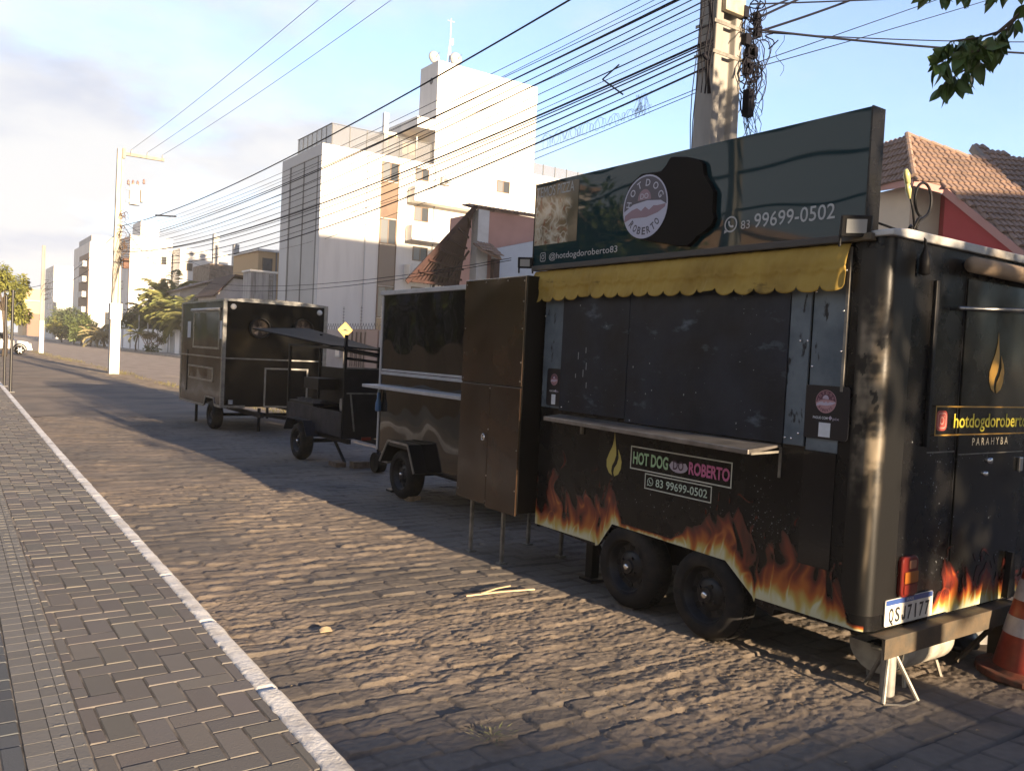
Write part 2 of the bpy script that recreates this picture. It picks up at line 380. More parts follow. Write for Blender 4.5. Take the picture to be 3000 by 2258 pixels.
while y < 60: ys.append(y); y += .02 if y < 12 else .15
prof = []
for y in ys:
    j = max(0, 1 - abs(((y - 3.5) % 1.) - .5 + .5 - (1 if ((y - 3.5) % 1.) > .5 else 0)) / .02) * .014
    a = lerp_pts(CI, y) - .004 + .008 * fbm(0, y * 16, 2) ; b = lerp_pts(CO, y) + .004 + .005 * fbm(3, y * 4, 2)
    t = ZT + .008 + .004 * fbm(5, y * 6) - j
    prof.append([(a - .004, y, ZT - .012), (a, y, t - .004), (a + .012, y, t), (b - .025, y, t), (b, y, t - .018), (b + .008, y, -.03)])
n = 6
for p in prof: mb.v += [Vector(q) for q in p]
for i in range(len(prof) - 1):
    for k in range(n - 1): mb.f.append((i * n + k, i * n + k + 1, (i + 1) * n + k + 1, (i + 1) * n + k)); mb.mi.append(0)
solo(mb, 'curb', M('whitewashed_concrete', (.66, .65, .62), .9, c2=(.34, .325, .30), vs=5, lo=.44, hi=.74, bump=.6, bs=45), kind='structure', smooth=True, org=(0, 0, 0))
# the paved street beyond the trailers, its verge and far pavement
near = lambda y: 6.95 + .006 * y + .0002 * max(0, y - 60) ** 2 * .4
far = lambda y: 15.9 + .024 * y
Ys = [-40, 0, 10, 20, 30, 40, 55, 70, 90, 120, 160, 220, 300, 420]
solo(strip(lambda y: near(y) - .05, far, -.04), 'road', M('road_setts', (.235, .19, .155), .9, var=.25, vs=1.3, bump=.6, bs=22), kind='structure', org=(0, 0, -.04))
mb = MB(); mb.c = []
def fv(u, v):
    y = -10 + 210 * v * v; xa = 6.55 - .95 * smooth01((y - 18.5) / 6); x = xa + (near(y) - xa) * u
    mb.c.append((*[q * (.8 + .4 * noise.noise(Vector((x * 4, y * 4, 0)))) for q in (.34, .265, .18)], 1))
    return (x, y, .045 * math.sin(math.pi * u) + .015 * fbm(x * 3, y * 3) - .02)
mb.grid(fv, 10, 260); solo(mb, 'verge', MCOL('sandy_verge', .95, .2, bump=.4, bs=60), kind='structure', smooth=True, org=(0, 0, 0))
mb = MB()
for a, b in zip(Ys, Ys[1:]):
    o = len(mb.v)
    for y in (a, b): mb.v += [Vector((far(y), y, -.05)), Vector((far(y), y, .12)), Vector((far(y) + 4, y, .16))]
    for k in range(2): mb.f.append((o + k, o + k + 1, o + k + 4, o + k + 3)); mb.mi.append(0)
solo(mb, 'far_sidewalk', M('far_paving', (.30, .26, .22), .9, var=.25, vs=.9, bump=.3, bs=12), kind='structure', org=(0, 0, 0))
# faded speed bump / crossing paint on the street
mb = MB()
for k in range(9):
    y = 92 + k * 5.5; mb.add([(far(y) - 1.2, y, -.035), (far(y) - .5, y, -.035), (far(y) - .5, y + 2.4, -.035), (far(y) - 1.2, y + 2.4, -.035)], [(0, 1, 2, 3)])
for k in range(4):
    x = 8.3 + k * 2.1; mb.add([(x, 37.5, -.035), (x + 1.1, 37.0, -.035), (x + 1.1, 38.6, -.035), (x, 39.1, -.035)], [(0, 1, 2, 3)])
solo(mb, 'road_markings', M('worn_road_paint', (.42, .33, .22), .9, c2=(.16, .13, .11), vs=3, lo=.4, hi=.65), kind='structure', org=(0, 0, 0))
# tufts of grass along the verge and litter on the lane: nobody could count them
mb = MB(); r_ = random.Random(11)
for k in range(5200):
    y = 9 + 120 * r_.random() ** 1.8; s = r_.choice((0, 0, 1)); x = near(y) - .12 + r_.gauss(0, .09) if s else 6.62 + r_.gauss(0, .12)
    if fbm(x * .4, y * .35, 3) < -.05: continue
    h = .05 + .13 * r_.random(); a = r_.random() * 6.28
    mb.leaf((x, y, -.02), (math.cos(a) * .5, math.sin(a) * .5, 1), (math.cos(a), math.sin(a), 0), h, .012 + .012 * r_.random())
solo(mb, 'verge_grass', M('dry_grass', (.10, .105, .035), .9, c2=(.16, .13, .06), vs=2), kind='stuff', org=(6.8, 20, 0))
mb = MB()
for k in range(1500):
    q = r_.random()
    if q < .5: x, y = 3.2 + r_.gauss(0, .55), 2.75 + r_.gauss(0, .38)
    else: x, y = 1.4 + 3.4 * r_.random(), 1.8 + 9 * r_.random() ** 1.6
    a = r_.random() * 6.28; l = .006 + .018 * r_.random() ** 2
    mb.leaf((x, y, hgt(x, y)[0] + .004), (math.cos(a), math.sin(a), .12 * r_.random()), (0, 0, 1), l, l * (.18 + .4 * r_.random()), .3)
solo(mb, 'leaf_litter', M('straw', (.30, .22, .13), .9, c2=(.12, .085, .05), vs=12), kind='stuff', org=(3, 3, 0))
# ------------------------------------------------------------------ shared materials
BLK = M('black_panel', (.008, .008, .009), .16, spec=.4, wav=.45, ws=1.6, bump=.05, bs=60, rv=.09, vs=3)
DULL = scratch(M('worn_black_panel', (.007, .007, .0075), .26, spec=.27, wav=.25, ws=2., bump=.06, bs=80, rv=.12, vs=4), (.10, .09, .075), 46, .72, .75)
FRM = M('black_steel', (.009, .009, .010), .5, spec=.25, var=.4, vs=9, bump=.15, bs=60)
TYR = M('tyre_rubber', (.012, .012, .013), .8, spec=.2, c2=(.05, .042, .032), vs=6, lo=.45, hi=.75, bump=.2, bs=70)
RIM = M('black_wheel_steel', (.010, .011, .014), .42, spec=.4, var=.5, vs=20)
ALU = M('aluminium_trim', (.30, .30, .295), .35, .85, var=.2, vs=9, bump=.08, bs=50, rv=.1)
WHT = M('white_trim', (.38, .38, .39), .45, var=.12, vs=8)
CHR = M('bright_metal', (.75, .74, .72), .25, 1.)
STEEL = M('dull_steel', (.20, .19, .17), .55, .5, var=.3, vs=14, bump=.2, bs=50)
RUST = M('rusty_steel', (.055, .048, .036), .7, .2, c2=(.105, .075, .045), vs=9, bump=.3, bs=50)
OAK = M('pale_wood', (.55, .40, .24), .8, var=.25, vs=6, st=(1, 1, 1))
INK = M('dark_ink', (.015, .016, .02), .5); PAPER = M('pale_sticker', (.55, .58, .62), .5, var=.06, vs=30)
GLS = M('lamp_glass', (.30, .31, .31), .15, spec=.6)
HOLE = M('hole_dark', (.003, .003, .003), .9)
def wheel(root, x, y, r, wd, z=None, hole=8, hub=True, name='wheel'):
    """tyre outer face at x, looking towards -X"""
    z = r if z is None else z; o = (x, y, z)
    mb = MB(); k = r
    mb.lathe([(.60 * k, .03), (.66 * k, .008), (.80 * k, .0), (.90 * k, .012), (.965 * k, .032), (k, .055), (k, wd - .055), (.965 * k, wd - .032), (.9 * k, wd - .012), (.66 * k, wd - .008), (.58 * k, wd - .02)], o, 'X', 40)
    for i in range(56):                                     # tread blocks round both shoulders
        a = 2 * math.pi * i / 56
        for h, d in ((.058, .0), (wd * .5 - .022, .05), (wd - .1, .02)):
            c = Vector((x + h + .02, y + math.cos(a + d) * k, z + math.sin(a + d) * k)); t = Vector((0, -math.sin(a + d), math.cos(a + d)))
            mb.obox(c, (.019, .0095, .006), Matrix(((1, 0, 0), t, (0, math.cos(a + d), math.sin(a + d)))).transposed())
    ty = part(mb, name, TYR, root, smooth='auto')
    mb = MB(); q = .61 * k
    mb.lathe([(q, .022), (q * .97, .028), (q * .93, .06), (q * .86, .075), (q * .62, .072), (q * .50, .052), (q * .30, .045), (q * .26, .03), (0.0001, .03)], o, 'X', 32)
    for i in range(4):
        a = 2 * math.pi * i / 4 + .5; mb.cyl((x + .036, y + .40 * q * math.cos(a), z + .40 * q * math.sin(a)), (x + .055, y + .40 * q * math.cos(a), z + .40 * q * math.sin(a)), .011, n=6)
    mb.m = 1
    for i in range(hole):
        a = 2 * math.pi * i / hole; c = Vector((x + .0725, y + .735 * q * math.cos(a), z + .735 * q * math.sin(a)))
        mb.cyl(c - Vector((.003, 0, 0)), c + Vector((.02, 0, 0)), .02, n=10)
    part(mb, 'rim', [RIM, HOLE], ty, smooth='auto')
    if hub:
        mb = MB(); mb.lathe([(.021, .034), (.02, .018), (.013, .012), (.0001, .011)], o, 'X', 14); part(mb, 'hub_cap', CHR, ty, smooth=True)
    return ty

# ------------------------------------------------------------------ the flame painted hot dog trailer
P0 = 3.72; YB, YF = 2.25, 4.93; XR = 5.78; ZB, ZR = .34, 2.255; CR = .068
ht = thing('food_trailer', 'black hot dog trailer painted with flames, yellow awning and tall signboard on its roof', 'food trailer', (4.7, 3.6, 0))
def arch(dx=0.):
    return [(YF, ZB + .02), (YF, ZR), (YB + CR, ZR), (YB + CR, ZB + .005), (2.90, ZB - .03), (2.92, .35), (3.12, .50), (4.08, .52), (4.20, .36), (4.24, ZB)]
mb = MB()
side = arch(); a = [p for p in side]
mb.prism(a, 'YZ', P0, P0 + .02)                                       # street side with its double wheel arch
mb.add([], [])
st = []
for k in range(9):                                                    # rounded rear corner
    t = math.pi / 2 * k / 8; st.append((P0 + CR - CR * math.cos(t), YB + CR - CR * math.sin(t)))
o = len(mb.v)
for x, y in st: mb.v += [Vector((x, y, ZB + .005)), Vector((x, y, ZR))]
for k in range(8): mb.f.append((o + 2 * k, o + 2 * k + 1, o + 2 * k + 3, o + 2 * k + 2)); mb.mi.append(0)
mb.box(P0 + CR, XR, YB, YB + .02, ZB + .005, ZR)                       # rear wall
mb.box(P0 + .02, XR, YF - .02, YF, ZB, ZR); mb.box(XR - .02, XR, YB + .02, YF - .02, ZB, ZR)
mb.box(P0 + .02, XR - .02, 4.26, YF - .02, ZB + .03, ZB + .06); mb.box(P0 + .3, XR - .3, YB + .03, 4.2, .56, .6)
mb.box(P0 + .02, XR - .02, YB + .03, 2.9, ZB + .03, ZB + .06)
part(mb, 'body', DULL, ht, smooth='auto')
mb = MB(); mb.box(P0 + .02, P0 + .32, 2.93, 4.19, .515, .53); mb.box(P0 + .30, P0 + .32, 2.93, 4.19, .36, .515)
mb.box(4.3, 4.38, YB + .05, YF + .5, .26, .335); mb.box(5.1, 5.18, YB + .05, YF + .5, .26, .335)
mb.cyl((P0 + .1, 3.265, .262), (XR - .1, 3.265, .262), .035); mb.cyl((P0 + .1, 3.938, .268), (XR - .1, 3.938, .268), .035)
mb.prism([(3.30, .30), (3.9, .30), (3.7, .42), (3.5, .42)], 'YZ', 3.98, 4.04)
part(mb, 'chassis', FRM, ht)
mb = MB(); mb.prism([(P0 - .015, ZR), (P0 - .015, ZR + .03), (P0 + .12, ZR + .045), (XR + .02, ZR + .045), (XR + .02, ZR)], 'XZ', YB - .025, YF + .02)
rf = part(mb, 'roof', M('roof_sheet', (.50, .50, .49), .5, .3, c2=(.24, .21, .17), vs=6, lo=.45, hi=.7, bump=.4, bs=30), ht, bevel=.006)
# wheels
wheel(ht, 3.70, 3.265, .262, .21); wheel(ht, 3.705, 3.938, .268, .21)
mb = MB(); mb.prism([(2.90, .30), (2.92, .36), (2.86, .38), (2.78, .35), (2.80, .27)], 'YZ', P0 + .02, P0 + .26); part(mb, 'mud_flap', FRM, ht)
# the row of stands: shutters, worn plates, shelf
NAVY = scratch(M('navy_shutter', (.010, .014, .023), .45, spec=.28, bump=.08, bs=60, var=.4, vs=3, rv=.12, wav=.12, ws=2), (.11, .14, .175), 5.0, .60, .78, (1, .7, 1.6))
PLT = scratch(M('worn_zinc_plate', (.07, .092, .115), .5, .1, spec=.3, c2=(.135, .165, .19), vs=4, bump=.1, bs=70), (.012, .013, .016), 16, .60, .66)
x = P0
def panel(y0, y1, z0, z1, name, mat, d=.016, label=None):
    mb = MB(); mb.box(x - d, x, y0, y1, z0, z1); return part(mb, name, mat, ht, bevel=.003, label=label)
panel(4.700, 4.915, 1.235, 2.20, 'side_plate', PLT, .008)
panel(4.004, 4.695, 1.225, 2.20, 'serving_shutter', NAVY, .018, 'narrow dark shutter left of the seam')
panel(2.775, 3.998, 1.205, 2.20, 'serving_shutter', NAVY, .020, 'wide dark shutter right of the seam')
panel(2.650, 2.772, 1.205, 2.20, 'side_plate', PLT, .014); panel(2.457, 2.640, 1.19, 2.20, 'side_plate', PLT, .006)
mb = MB(); mb.box(x - .016, x, 2.440, 2.455, 1.50, 2.215); part(mb, 'edge_strip', STEEL, ht)
mb = MB(); mb.box(x - .008, x, 2.46, 2.645, .60, 1.185); part(mb, 'patch_panel', BLK, ht, bevel=.002)
mb = MB()
for k, (yy, z) in enumerate([(2.70, 2.17), (2.68, 2.17), (2.70, 1.75), (2.655, 1.75), (2.72, 1.24), (2.76, 1.24), (2.68, 1.27), (3.95, 1.22), (4.66, 1.25), (4.71, 2.1), (2.62, 1.62), (2.62, 2.0), (2.46, 2.1), (2.46, 1.7), (2.46, 1.9), (4.9, 1.9), (4.9, 1.6)]):
    mb.lathe([(.0001, -.024), (.0045, -.023), (.006, -.019)], (x, yy, z), 'X', 8)
part(mb, 'rivet', CHR, ht, smooth=True)
mb = MB(); sv = [(3.56, 4.66), (3.44, 2.80)]
mb.add([(x, 4.70, 1.197), (x, 2.79, 1.197), (3.45, 2.79, 1.177), (3.575, 4.70, 1.180), (x, 4.70, 1.185), (x, 2.79, 1.185), (3.45, 2.79, 1.150), (3.575, 4.70, 1.152)],
       [(0, 1, 2, 3), (4, 7, 6, 5), (0, 4, 5, 1), (1, 5, 6, 2), (2, 6, 7, 3), (3, 7, 4, 0)])
sh = part(mb, 'counter_shelf', M('shelf_metal', (.24, .225, .215), .38, .75, var=.25, vs=7, bump=.12, bs=50, rv=.1), ht, bevel=.003)
mb = MB(); mb.box(x - .006, x, 2.785, 2.80, 1.02, 1.185); mb.bar((x - .003, 2.79, 1.16), (3.47, 2.79, 1.155), .012, .012); mb.box(x - .02, x, 4.42, 4.44, 1.08, 1.16)
part(mb, 'bracket', STEEL, sh)
# flames: colour painted over the black, on a skin that follows the sides
PALE, YEL, ORG, RED, DRK = (.50, .50, .34), (.42, .33, .09), (.36, .105, .022), (.14, .022, .012), (.035, .009, .008)
def mixc(a, b, t): return tuple(p + (q - p) * t for p, q in zip(a, b))
def ramp(t):
    K = [(0, (.008, .008, .008)), (.12, DRK), (.38, RED), (.66, ORG), (.85, YEL), (1., PALE)]
    for (a, c), (b, d) in zip(K, K[1:]):
        if t <= b: return mixc(c, d, (t - a) / (b - a))
    return PALE
def flame(u, v, H):
    """u along, v up, metres; H local height of the fire"""
    sw = .5 + v * 3
    wx = u + .07 * sw * noise.noise(Vector((u * 4, v * 5, 1))) + .028 * sw * noise.noise(Vector((u * 11, v * 10, 6)))
    top = H * (.45 + .80 * (noise.noise(Vector((wx * 7.5, 3, 11))) + .35) + .25 * noise.noise(Vector((wx * 17, 5, 2))))
    t = 1 - v / max(top, .03)
    tong = 1 - 2.4 * abs(noise.noise(Vector((wx * 10, v * 2.6, 7)))); lick = 1 - 2.4 * abs(noise.noise(Vector((wx * 19 + 3, v * 4.5, 17))))
    vein = max(0, 1 - abs(noise.noise(Vector((wx * 8 + 9, v * 3.5, 41)))) / .05); dark = smooth01((noise.noise(Vector((wx * 12, v * 6, 23))) - .02) / .35)
    hot = smooth01(1.15 - v / .13 + .35 * noise.noise(Vector((u * 6, v * 9, 3))))
    k = t * .66 + .20 * (tong - .40) + .13 * (lick - .40) + .26 * hot - .40 * dark * min(1, v * 8) * (1 - .5 * hot) + .22 * vein * (t > .1)
    edge = smooth01(t / .35)
    k = k * edge + (0 if t > 0 else max(0, .34 * vein * smooth01(1 + t * 3.5)))
    return max(0, min(1, k))
def fire(mb, at, n, m, L, Hmax, hf, keep):
    ids = {}
    for j in range(m + 1):
        for i in range(n + 1):
            u = L * i / n; v = Hmax * j / m; p = at(u, v)
            k = flame(u, v, hf(u)) if p else 0
            ids[i, j] = (p, k)
    idx = {}
    for j in range(m):
        for i in range(n):
            q = [(i, j), (i + 1, j), (i + 1, j + 1), (i, j + 1)]
            if any(ids[c][0] is None for c in q) or all(ids[c][1] < .11 for c in q): continue
            for c in q:
                if c not in idx:
                    idx[c] = len(mb.v); mb.v.append(Vector(ids[c][0])); mb.c.append((*ramp(ids[c][1]), 1))
            mb.f.append(tuple(idx[c] for c in q)); mb.mi.append(0)
ARC = [(4.24, .34), (4.20, .36), (4.08, .52), (3.12, .50), (2.92, .35), (2.90, .31)]
def under(y):                                                          # bottom edge of the side at y
    for (a, za), (b, zb) in zip(ARC, ARC[1:]):
        if b <= y <= a: return za + (zb - za) * (a - y) / (a - b)
    return ZB + .022 if y > 4.24 else ZB + .005
mb = MB(); mb.c = []
def ats(u, v):
    y = YF - .004 - u; z = under(y) + v
    s = YF - (YB + CR)
    if y >= YB + CR: return (P0 - .0035, y, z)
    t = (YB + CR - y) / CR
    return (P0 + CR - (CR + .0035) * math.cos(t), YB + CR - (CR + .0035) * math.sin(t), z)
def hs(u):
    y = YF - u
    if y > 4.0: return .50 * smooth01((y - 3.92) / .3)
    if y > 3.2: return .03 + .36 * smooth01((3.62 - y) / .45)
    return .52 + .08 * math.sin((y - 2.4) * 5)
def hs2(u): return hs(u) * (1 - smooth01((u - 2.50) / .10))
fire(mb, ats, 470, 110, 2.66, .62, hs2, None)
FL = MCOL('flame_paint', .2, .5, wav=.2, bump=.04)
part(mb, 'flame_artwork', FL, ht, smooth=True)
mb = MB(); mb.c = []
def ate(u, v): return (4.24 + u, YB - (.0148 if .2155 <= u <= .955 else .0035), ZB + .012 + v)
fire(mb, ate, 260, 84, 1.25, .42, lambda u: .34 * (.35 + .75 * abs(math.sin(u * 3.1 + .3))), None)
part(mb, 'flame_artwork', FL, ht, smooth=True)
# rear end: doors, strips, lamp, plate, lettering
y = YB
mb = MB()
for xx, z0, z1, wd in ((4.45, .33, 2.13, .007), (5.20, .33, 2.13, .007)): mb.box(xx - wd / 2, xx + wd / 2, y - .002, y + .001, z0, z1)
mb.box(4.46, 5.19, y - .002, y + .001, .33, .337)
part(mb, 'door_seam', INK, ht)
mb = MB(); mb.box(4.458, 5.192, y - .012, y, .345, 2.12)
RD = scratch(M('rear_door_paint', (.008, .008, .0075), .22, spec=.4, wav=.3, ws=2, rv=.1, vs=3, bump=.05, bs=60), (.10, .085, .05), 9, .62, .75, (1, 1, .12), .4, 1.25, .6)
dr = part(mb, 'rear_door', RD, ht, bevel=.003)
mb = MB(); mb.box(4.17, 4.44, y - .003, y, 1.205, 1.212); mb.box(4.46, 5.19, y - .0155, y - .012, 1.19, 1.195); part(mb, 'panel_joint', STEEL, ht)
mb = MB(); mb.box(4.13, 4.16, y - .02, y, 1.24, 2.08); part(mb, 'door_gasket', FRM, ht, bevel=.004)
mb = MB(); mb.lathe([(.0001, -.03), (.016, -.028), (.018, -.012)], (4.80, y, 1.15), 'Y', 12); part(mb, 'lock', CHR, dr, smooth=True); mb = MB(); mb.lathe([(.0001, -.03), (.012, -.028), (.014, -.012)], (4.76, y, 1.08), 'Y', 12)
part(mb, 'lock', CHR, dr, smooth=True)
mb = MB(); mb.box(5.13, 5.17, y - .03, y - .012, 1.08, 1.16); part(mb, 'door_handle', CHR, dr, bevel=.004)
mb = MB(); mb.prism([(5.045, .36), (5.14, .36), (5.10, .62), (5.075, .62)], 'XZ', y - .05, y - .013); part(mb, 'door_stop', FRM, dr, bevel=.004)
GOLD = M('gold_vinyl', (.48, .27, .045), .4, var=.15, vs=6); YLW = M('yellow_vinyl', (.60, .52, .05), .4); CRM = M('cream_vinyl', (.55, .50, .38), .45)
def drop(mb, c, right, up, h, s=1.):
    """the two tongued flame emblem"""
    A = [(-.02, 1.), (.02, .80), (.06, .62), (.07, .48), (.02, .34), (-.06, .22), (-.08, .10), (-.04, .0), (-.16, .05), (-.25, .18), (-.26, .34), (-.18, .50), (-.08, .66), (-.03, .82)]
    B = [(.13, .62), (.22, .48), (.27, .34), (.25, .18), (.17, .05), (.04, -.01), (.0, .06), (.02, .17), (.11, .28), (.16, .42)]
    for q in (A, B): flat(mb, c, right, up, [(p[0] * h * s, (p[1] - .5) * h) for p in q], .002, .001)
mb = MB(); drop(mb, (4.815, y - .012, 1.69), ER, EU, .33, .95); part(mb, 'flame_emblem', GOLD, dr)
mb = MB(); frame(mb, (4.86, y - .012, 1.372), ER, EU, 1.30, .155, .007, .001); part(mb, 'sign_border', GOLD, ht)
mb = MB(); letters(mb, 'hotdogdoroberto83', (4.86, y - .012, 1.372), ER, EU, .072, .93, .012); part(mb, 'lettering', YLW, dr)
mb = MB(); letters(mb, 'P A R A H Y B A', (4.80, y - .012, 1.258), ER, EU, .040, .40); part(mb, 'lettering', CRM, dr)
def camera_icon(root, c, right, up, s, mat, mat2):
    mb = MB(); plate(mb, c, right, up, s, s, s * .26, .001); f = part(mb, 'camera_icon', mat, root)
    mb = MB(); rr, uu = Vector(right), Vector(up); n = rr.cross(uu); c = Vector(c) + n * .002
    for k in range(0, 360, 90):
        a0 = R(k); d = rr * math.cos(a0) + uu * math.sin(a0); t = rr * -math.sin(a0) + uu * math.cos(a0)
        plate(mb, c + d * s * .36, t, -d if k % 180 == 0 else d * -1, s * .42, s * .06, 0, .001)
        ring(mb, c + (d + t) * s * .21, d, t, s * .15, s * .06, 6, .0015, 0, 90)
    ring(mb, c, right, up, s * .17, s * .07, 24, .0015); plate(mb, c + rr * s * .21 + uu * s * .21, right, up, s * .07, s * .07, s * .03, .001)
    part(mb, 'icon_lines', mat2, f); return f
camera_icon(ht, (4.295, y, 1.372), ER, EU, .105, M('icon_red', (.36, .06, .05), .4), M('icon_pink', (.55, .30, .26), .4))
def tail_lamp(root, cx, cz, yy):
    mb = MB(); plate(mb, (cx, yy, cz), ER, EU, .15, .205, .03, 0, .028); lp = part(mb, 'tail_lamp', M('lamp_red', (.10, .012, .009), .2, spec=.5), root, bevel=.008)
    mb = MB(); plate(mb, (cx + .006, yy - .028, cz - .002), ER, EU, .122, .058, .006, .001, .006); part(mb, 'amber_lens', M('lamp_amber', (.26, .085, .012), .2, spec=.5), lp, bevel=.003)
    mb = MB(); plate(mb, (cx + .012, yy - .028, cz + .062), ER, EU, .062, .042, .008, .001, .005); part(mb, 'white_lens', M('lamp_pale', (.26, .11, .06), .2), lp, bevel=.003)
    mb = MB(); plate(mb, (cx + .004, yy - .028, cz - .062), ER, EU, .118, .05, .01, .001, .005); part(mb, 'red_lens', M('lamp_deep_red', (.13, .016, .010), .2), lp, bevel=.003)
tail_lamp(ht, 4.045, .592, y)
pc = Vector((4.085, y - .006, .422)); pr = Vector((1, 0, 0.0)); pu = Vector((0, 0, 1))
mb = MB(); plate(mb, pc, pr, pu, .44, .132, .012, 0, .006); pl = part(mb, 'number_plate', M('plate_white', (.60, .58, .52), .4, var=.08, vs=20), ht)
mb = MB(); plate(mb, pc + pu * .051, pr, pu, .43, .026, .004, .0065); part(mb, 'plate_band', M('plate_blue', (.03, .07, .24), .4), pl)
mb = MB(); mono(mb, 'QSJ7I77', pc - pu * .014, pr, pu, .070, .055, .040, .012, .0085); part(mb, 'plate_lettering', INK, pl)
mb = MB(); letters(mb, 'BRASIL', pc + pu * .051, pr, pu, .013, .07, .0, .0088); part(mb, 'plate_lettering', PAPER, pl)
# rolled canopy and prop over the rear window
mb = MB(); mb.tube([(4.40, y - .05, 2.185), (5.0, y - .055, 2.18), (XR, y - .05, 2.185)], [.042, .045, .043], 14)
part(mb, 'rolled_canopy', M('beige_canvas', (.34, .25, .17), .85, var=.2, vs=9, bump=.4, bs=26, st=(.2, 1, 1)), ht, smooth=True)
mb = MB(); mb.cyl((4.34, y - .03, 1.955), (XR, y - .12, 2.03), .011, n=8); part(mb, 'canopy_prop', ALU, ht, smooth=True)
# peeling, faded paint by the rear corner, with a sun highlight painted in
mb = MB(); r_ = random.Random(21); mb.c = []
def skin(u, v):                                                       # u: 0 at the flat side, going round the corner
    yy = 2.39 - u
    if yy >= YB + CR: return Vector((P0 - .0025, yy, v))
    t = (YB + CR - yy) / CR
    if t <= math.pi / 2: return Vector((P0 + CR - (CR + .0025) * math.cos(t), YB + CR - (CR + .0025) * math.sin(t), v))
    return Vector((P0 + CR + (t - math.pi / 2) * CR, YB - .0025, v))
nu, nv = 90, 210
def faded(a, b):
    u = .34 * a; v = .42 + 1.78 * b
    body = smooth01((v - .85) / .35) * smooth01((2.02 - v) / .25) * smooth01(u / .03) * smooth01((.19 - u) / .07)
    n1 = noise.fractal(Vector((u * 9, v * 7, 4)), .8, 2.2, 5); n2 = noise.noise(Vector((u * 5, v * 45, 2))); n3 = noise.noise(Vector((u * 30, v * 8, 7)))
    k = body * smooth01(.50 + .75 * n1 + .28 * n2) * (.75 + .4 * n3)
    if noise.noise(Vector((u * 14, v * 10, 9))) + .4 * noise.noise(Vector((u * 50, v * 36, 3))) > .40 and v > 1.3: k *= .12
    line = math.exp(-((u - .115 - .006 * math.sin(v * 9)) / .011) ** 2) * smooth01((v - .5) / .2) * smooth01((1.35 - v) / .3) * (.45 + .35 * noise.noise(Vector((3, v * 9, 1))))  # pale vertical line paints the sun's highlight on the corner
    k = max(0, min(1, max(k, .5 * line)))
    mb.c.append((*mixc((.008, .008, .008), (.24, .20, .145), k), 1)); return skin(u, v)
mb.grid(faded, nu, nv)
part(mb, 'faded_lit_corner', MCOL('faded_paint_highlight', .36, .36, bump=.06, bs=60), ht, smooth=True)
# fry of chips and drips low on the side
mb = MB()
for k in range(170):
    yy = 2.45 + 1.7 * r_.random() ** .8; z = .62 + .42 * r_.random() if r_.random() < .4 else .78 + .12 * r_.gauss(0, .35) - .05 * (yy - 2.7)
    if r_.random() < .5: yy = 2.70 + .3 * r_.random()
    s = .0015 + .0045 * r_.random() ** 3; plate(mb, (P0 - .008 if 2.46 < yy < 2.645 and .6 < z < 1.18 else P0, yy, z), SR, SU, s, s * (.6 + r_.random()), 0, .001, .0006)
for k in range(46):
    yy = 2.85 + 1.75 * r_.random(); z = 1.25 + .8 * r_.random() ** 2; s = .002 + .005 * r_.random() ** 3
    plate(mb, (P0 - .020, yy, z), SR, SU, s, s * (.5 + 1.5 * r_.random()), 0, .001, .0006)
for yy, z, s in ((4.50, 1.62, .05), (4.42, 1.66, .04), (4.41, 1.55, .05), (4.40, 1.42, .04), (4.52, 1.48, .03), (4.44, 1.50, .05)):
    plate(mb, (P0 - .018, yy, z), SR, SU, .006, s, .002, .001, .0006)
for xx in range(110):
    px = 3.9 + 1.5 * r_.random(); z = .5 + .8 * r_.random(); s = .0025 + .006 * r_.random() ** 3; px = 4.3 + r_.gauss(0, .12) if r_.random() < .6 else px
    plate(mb, (px, YB - (.012 if 4.458 < px < 5.19 else 0), z), ER, EU, s, s, 0, .001, .0006)
part(mb, 'chipped_paint', M('chip_white', (.22, .24, .26), .6), ht, kind='stuff')
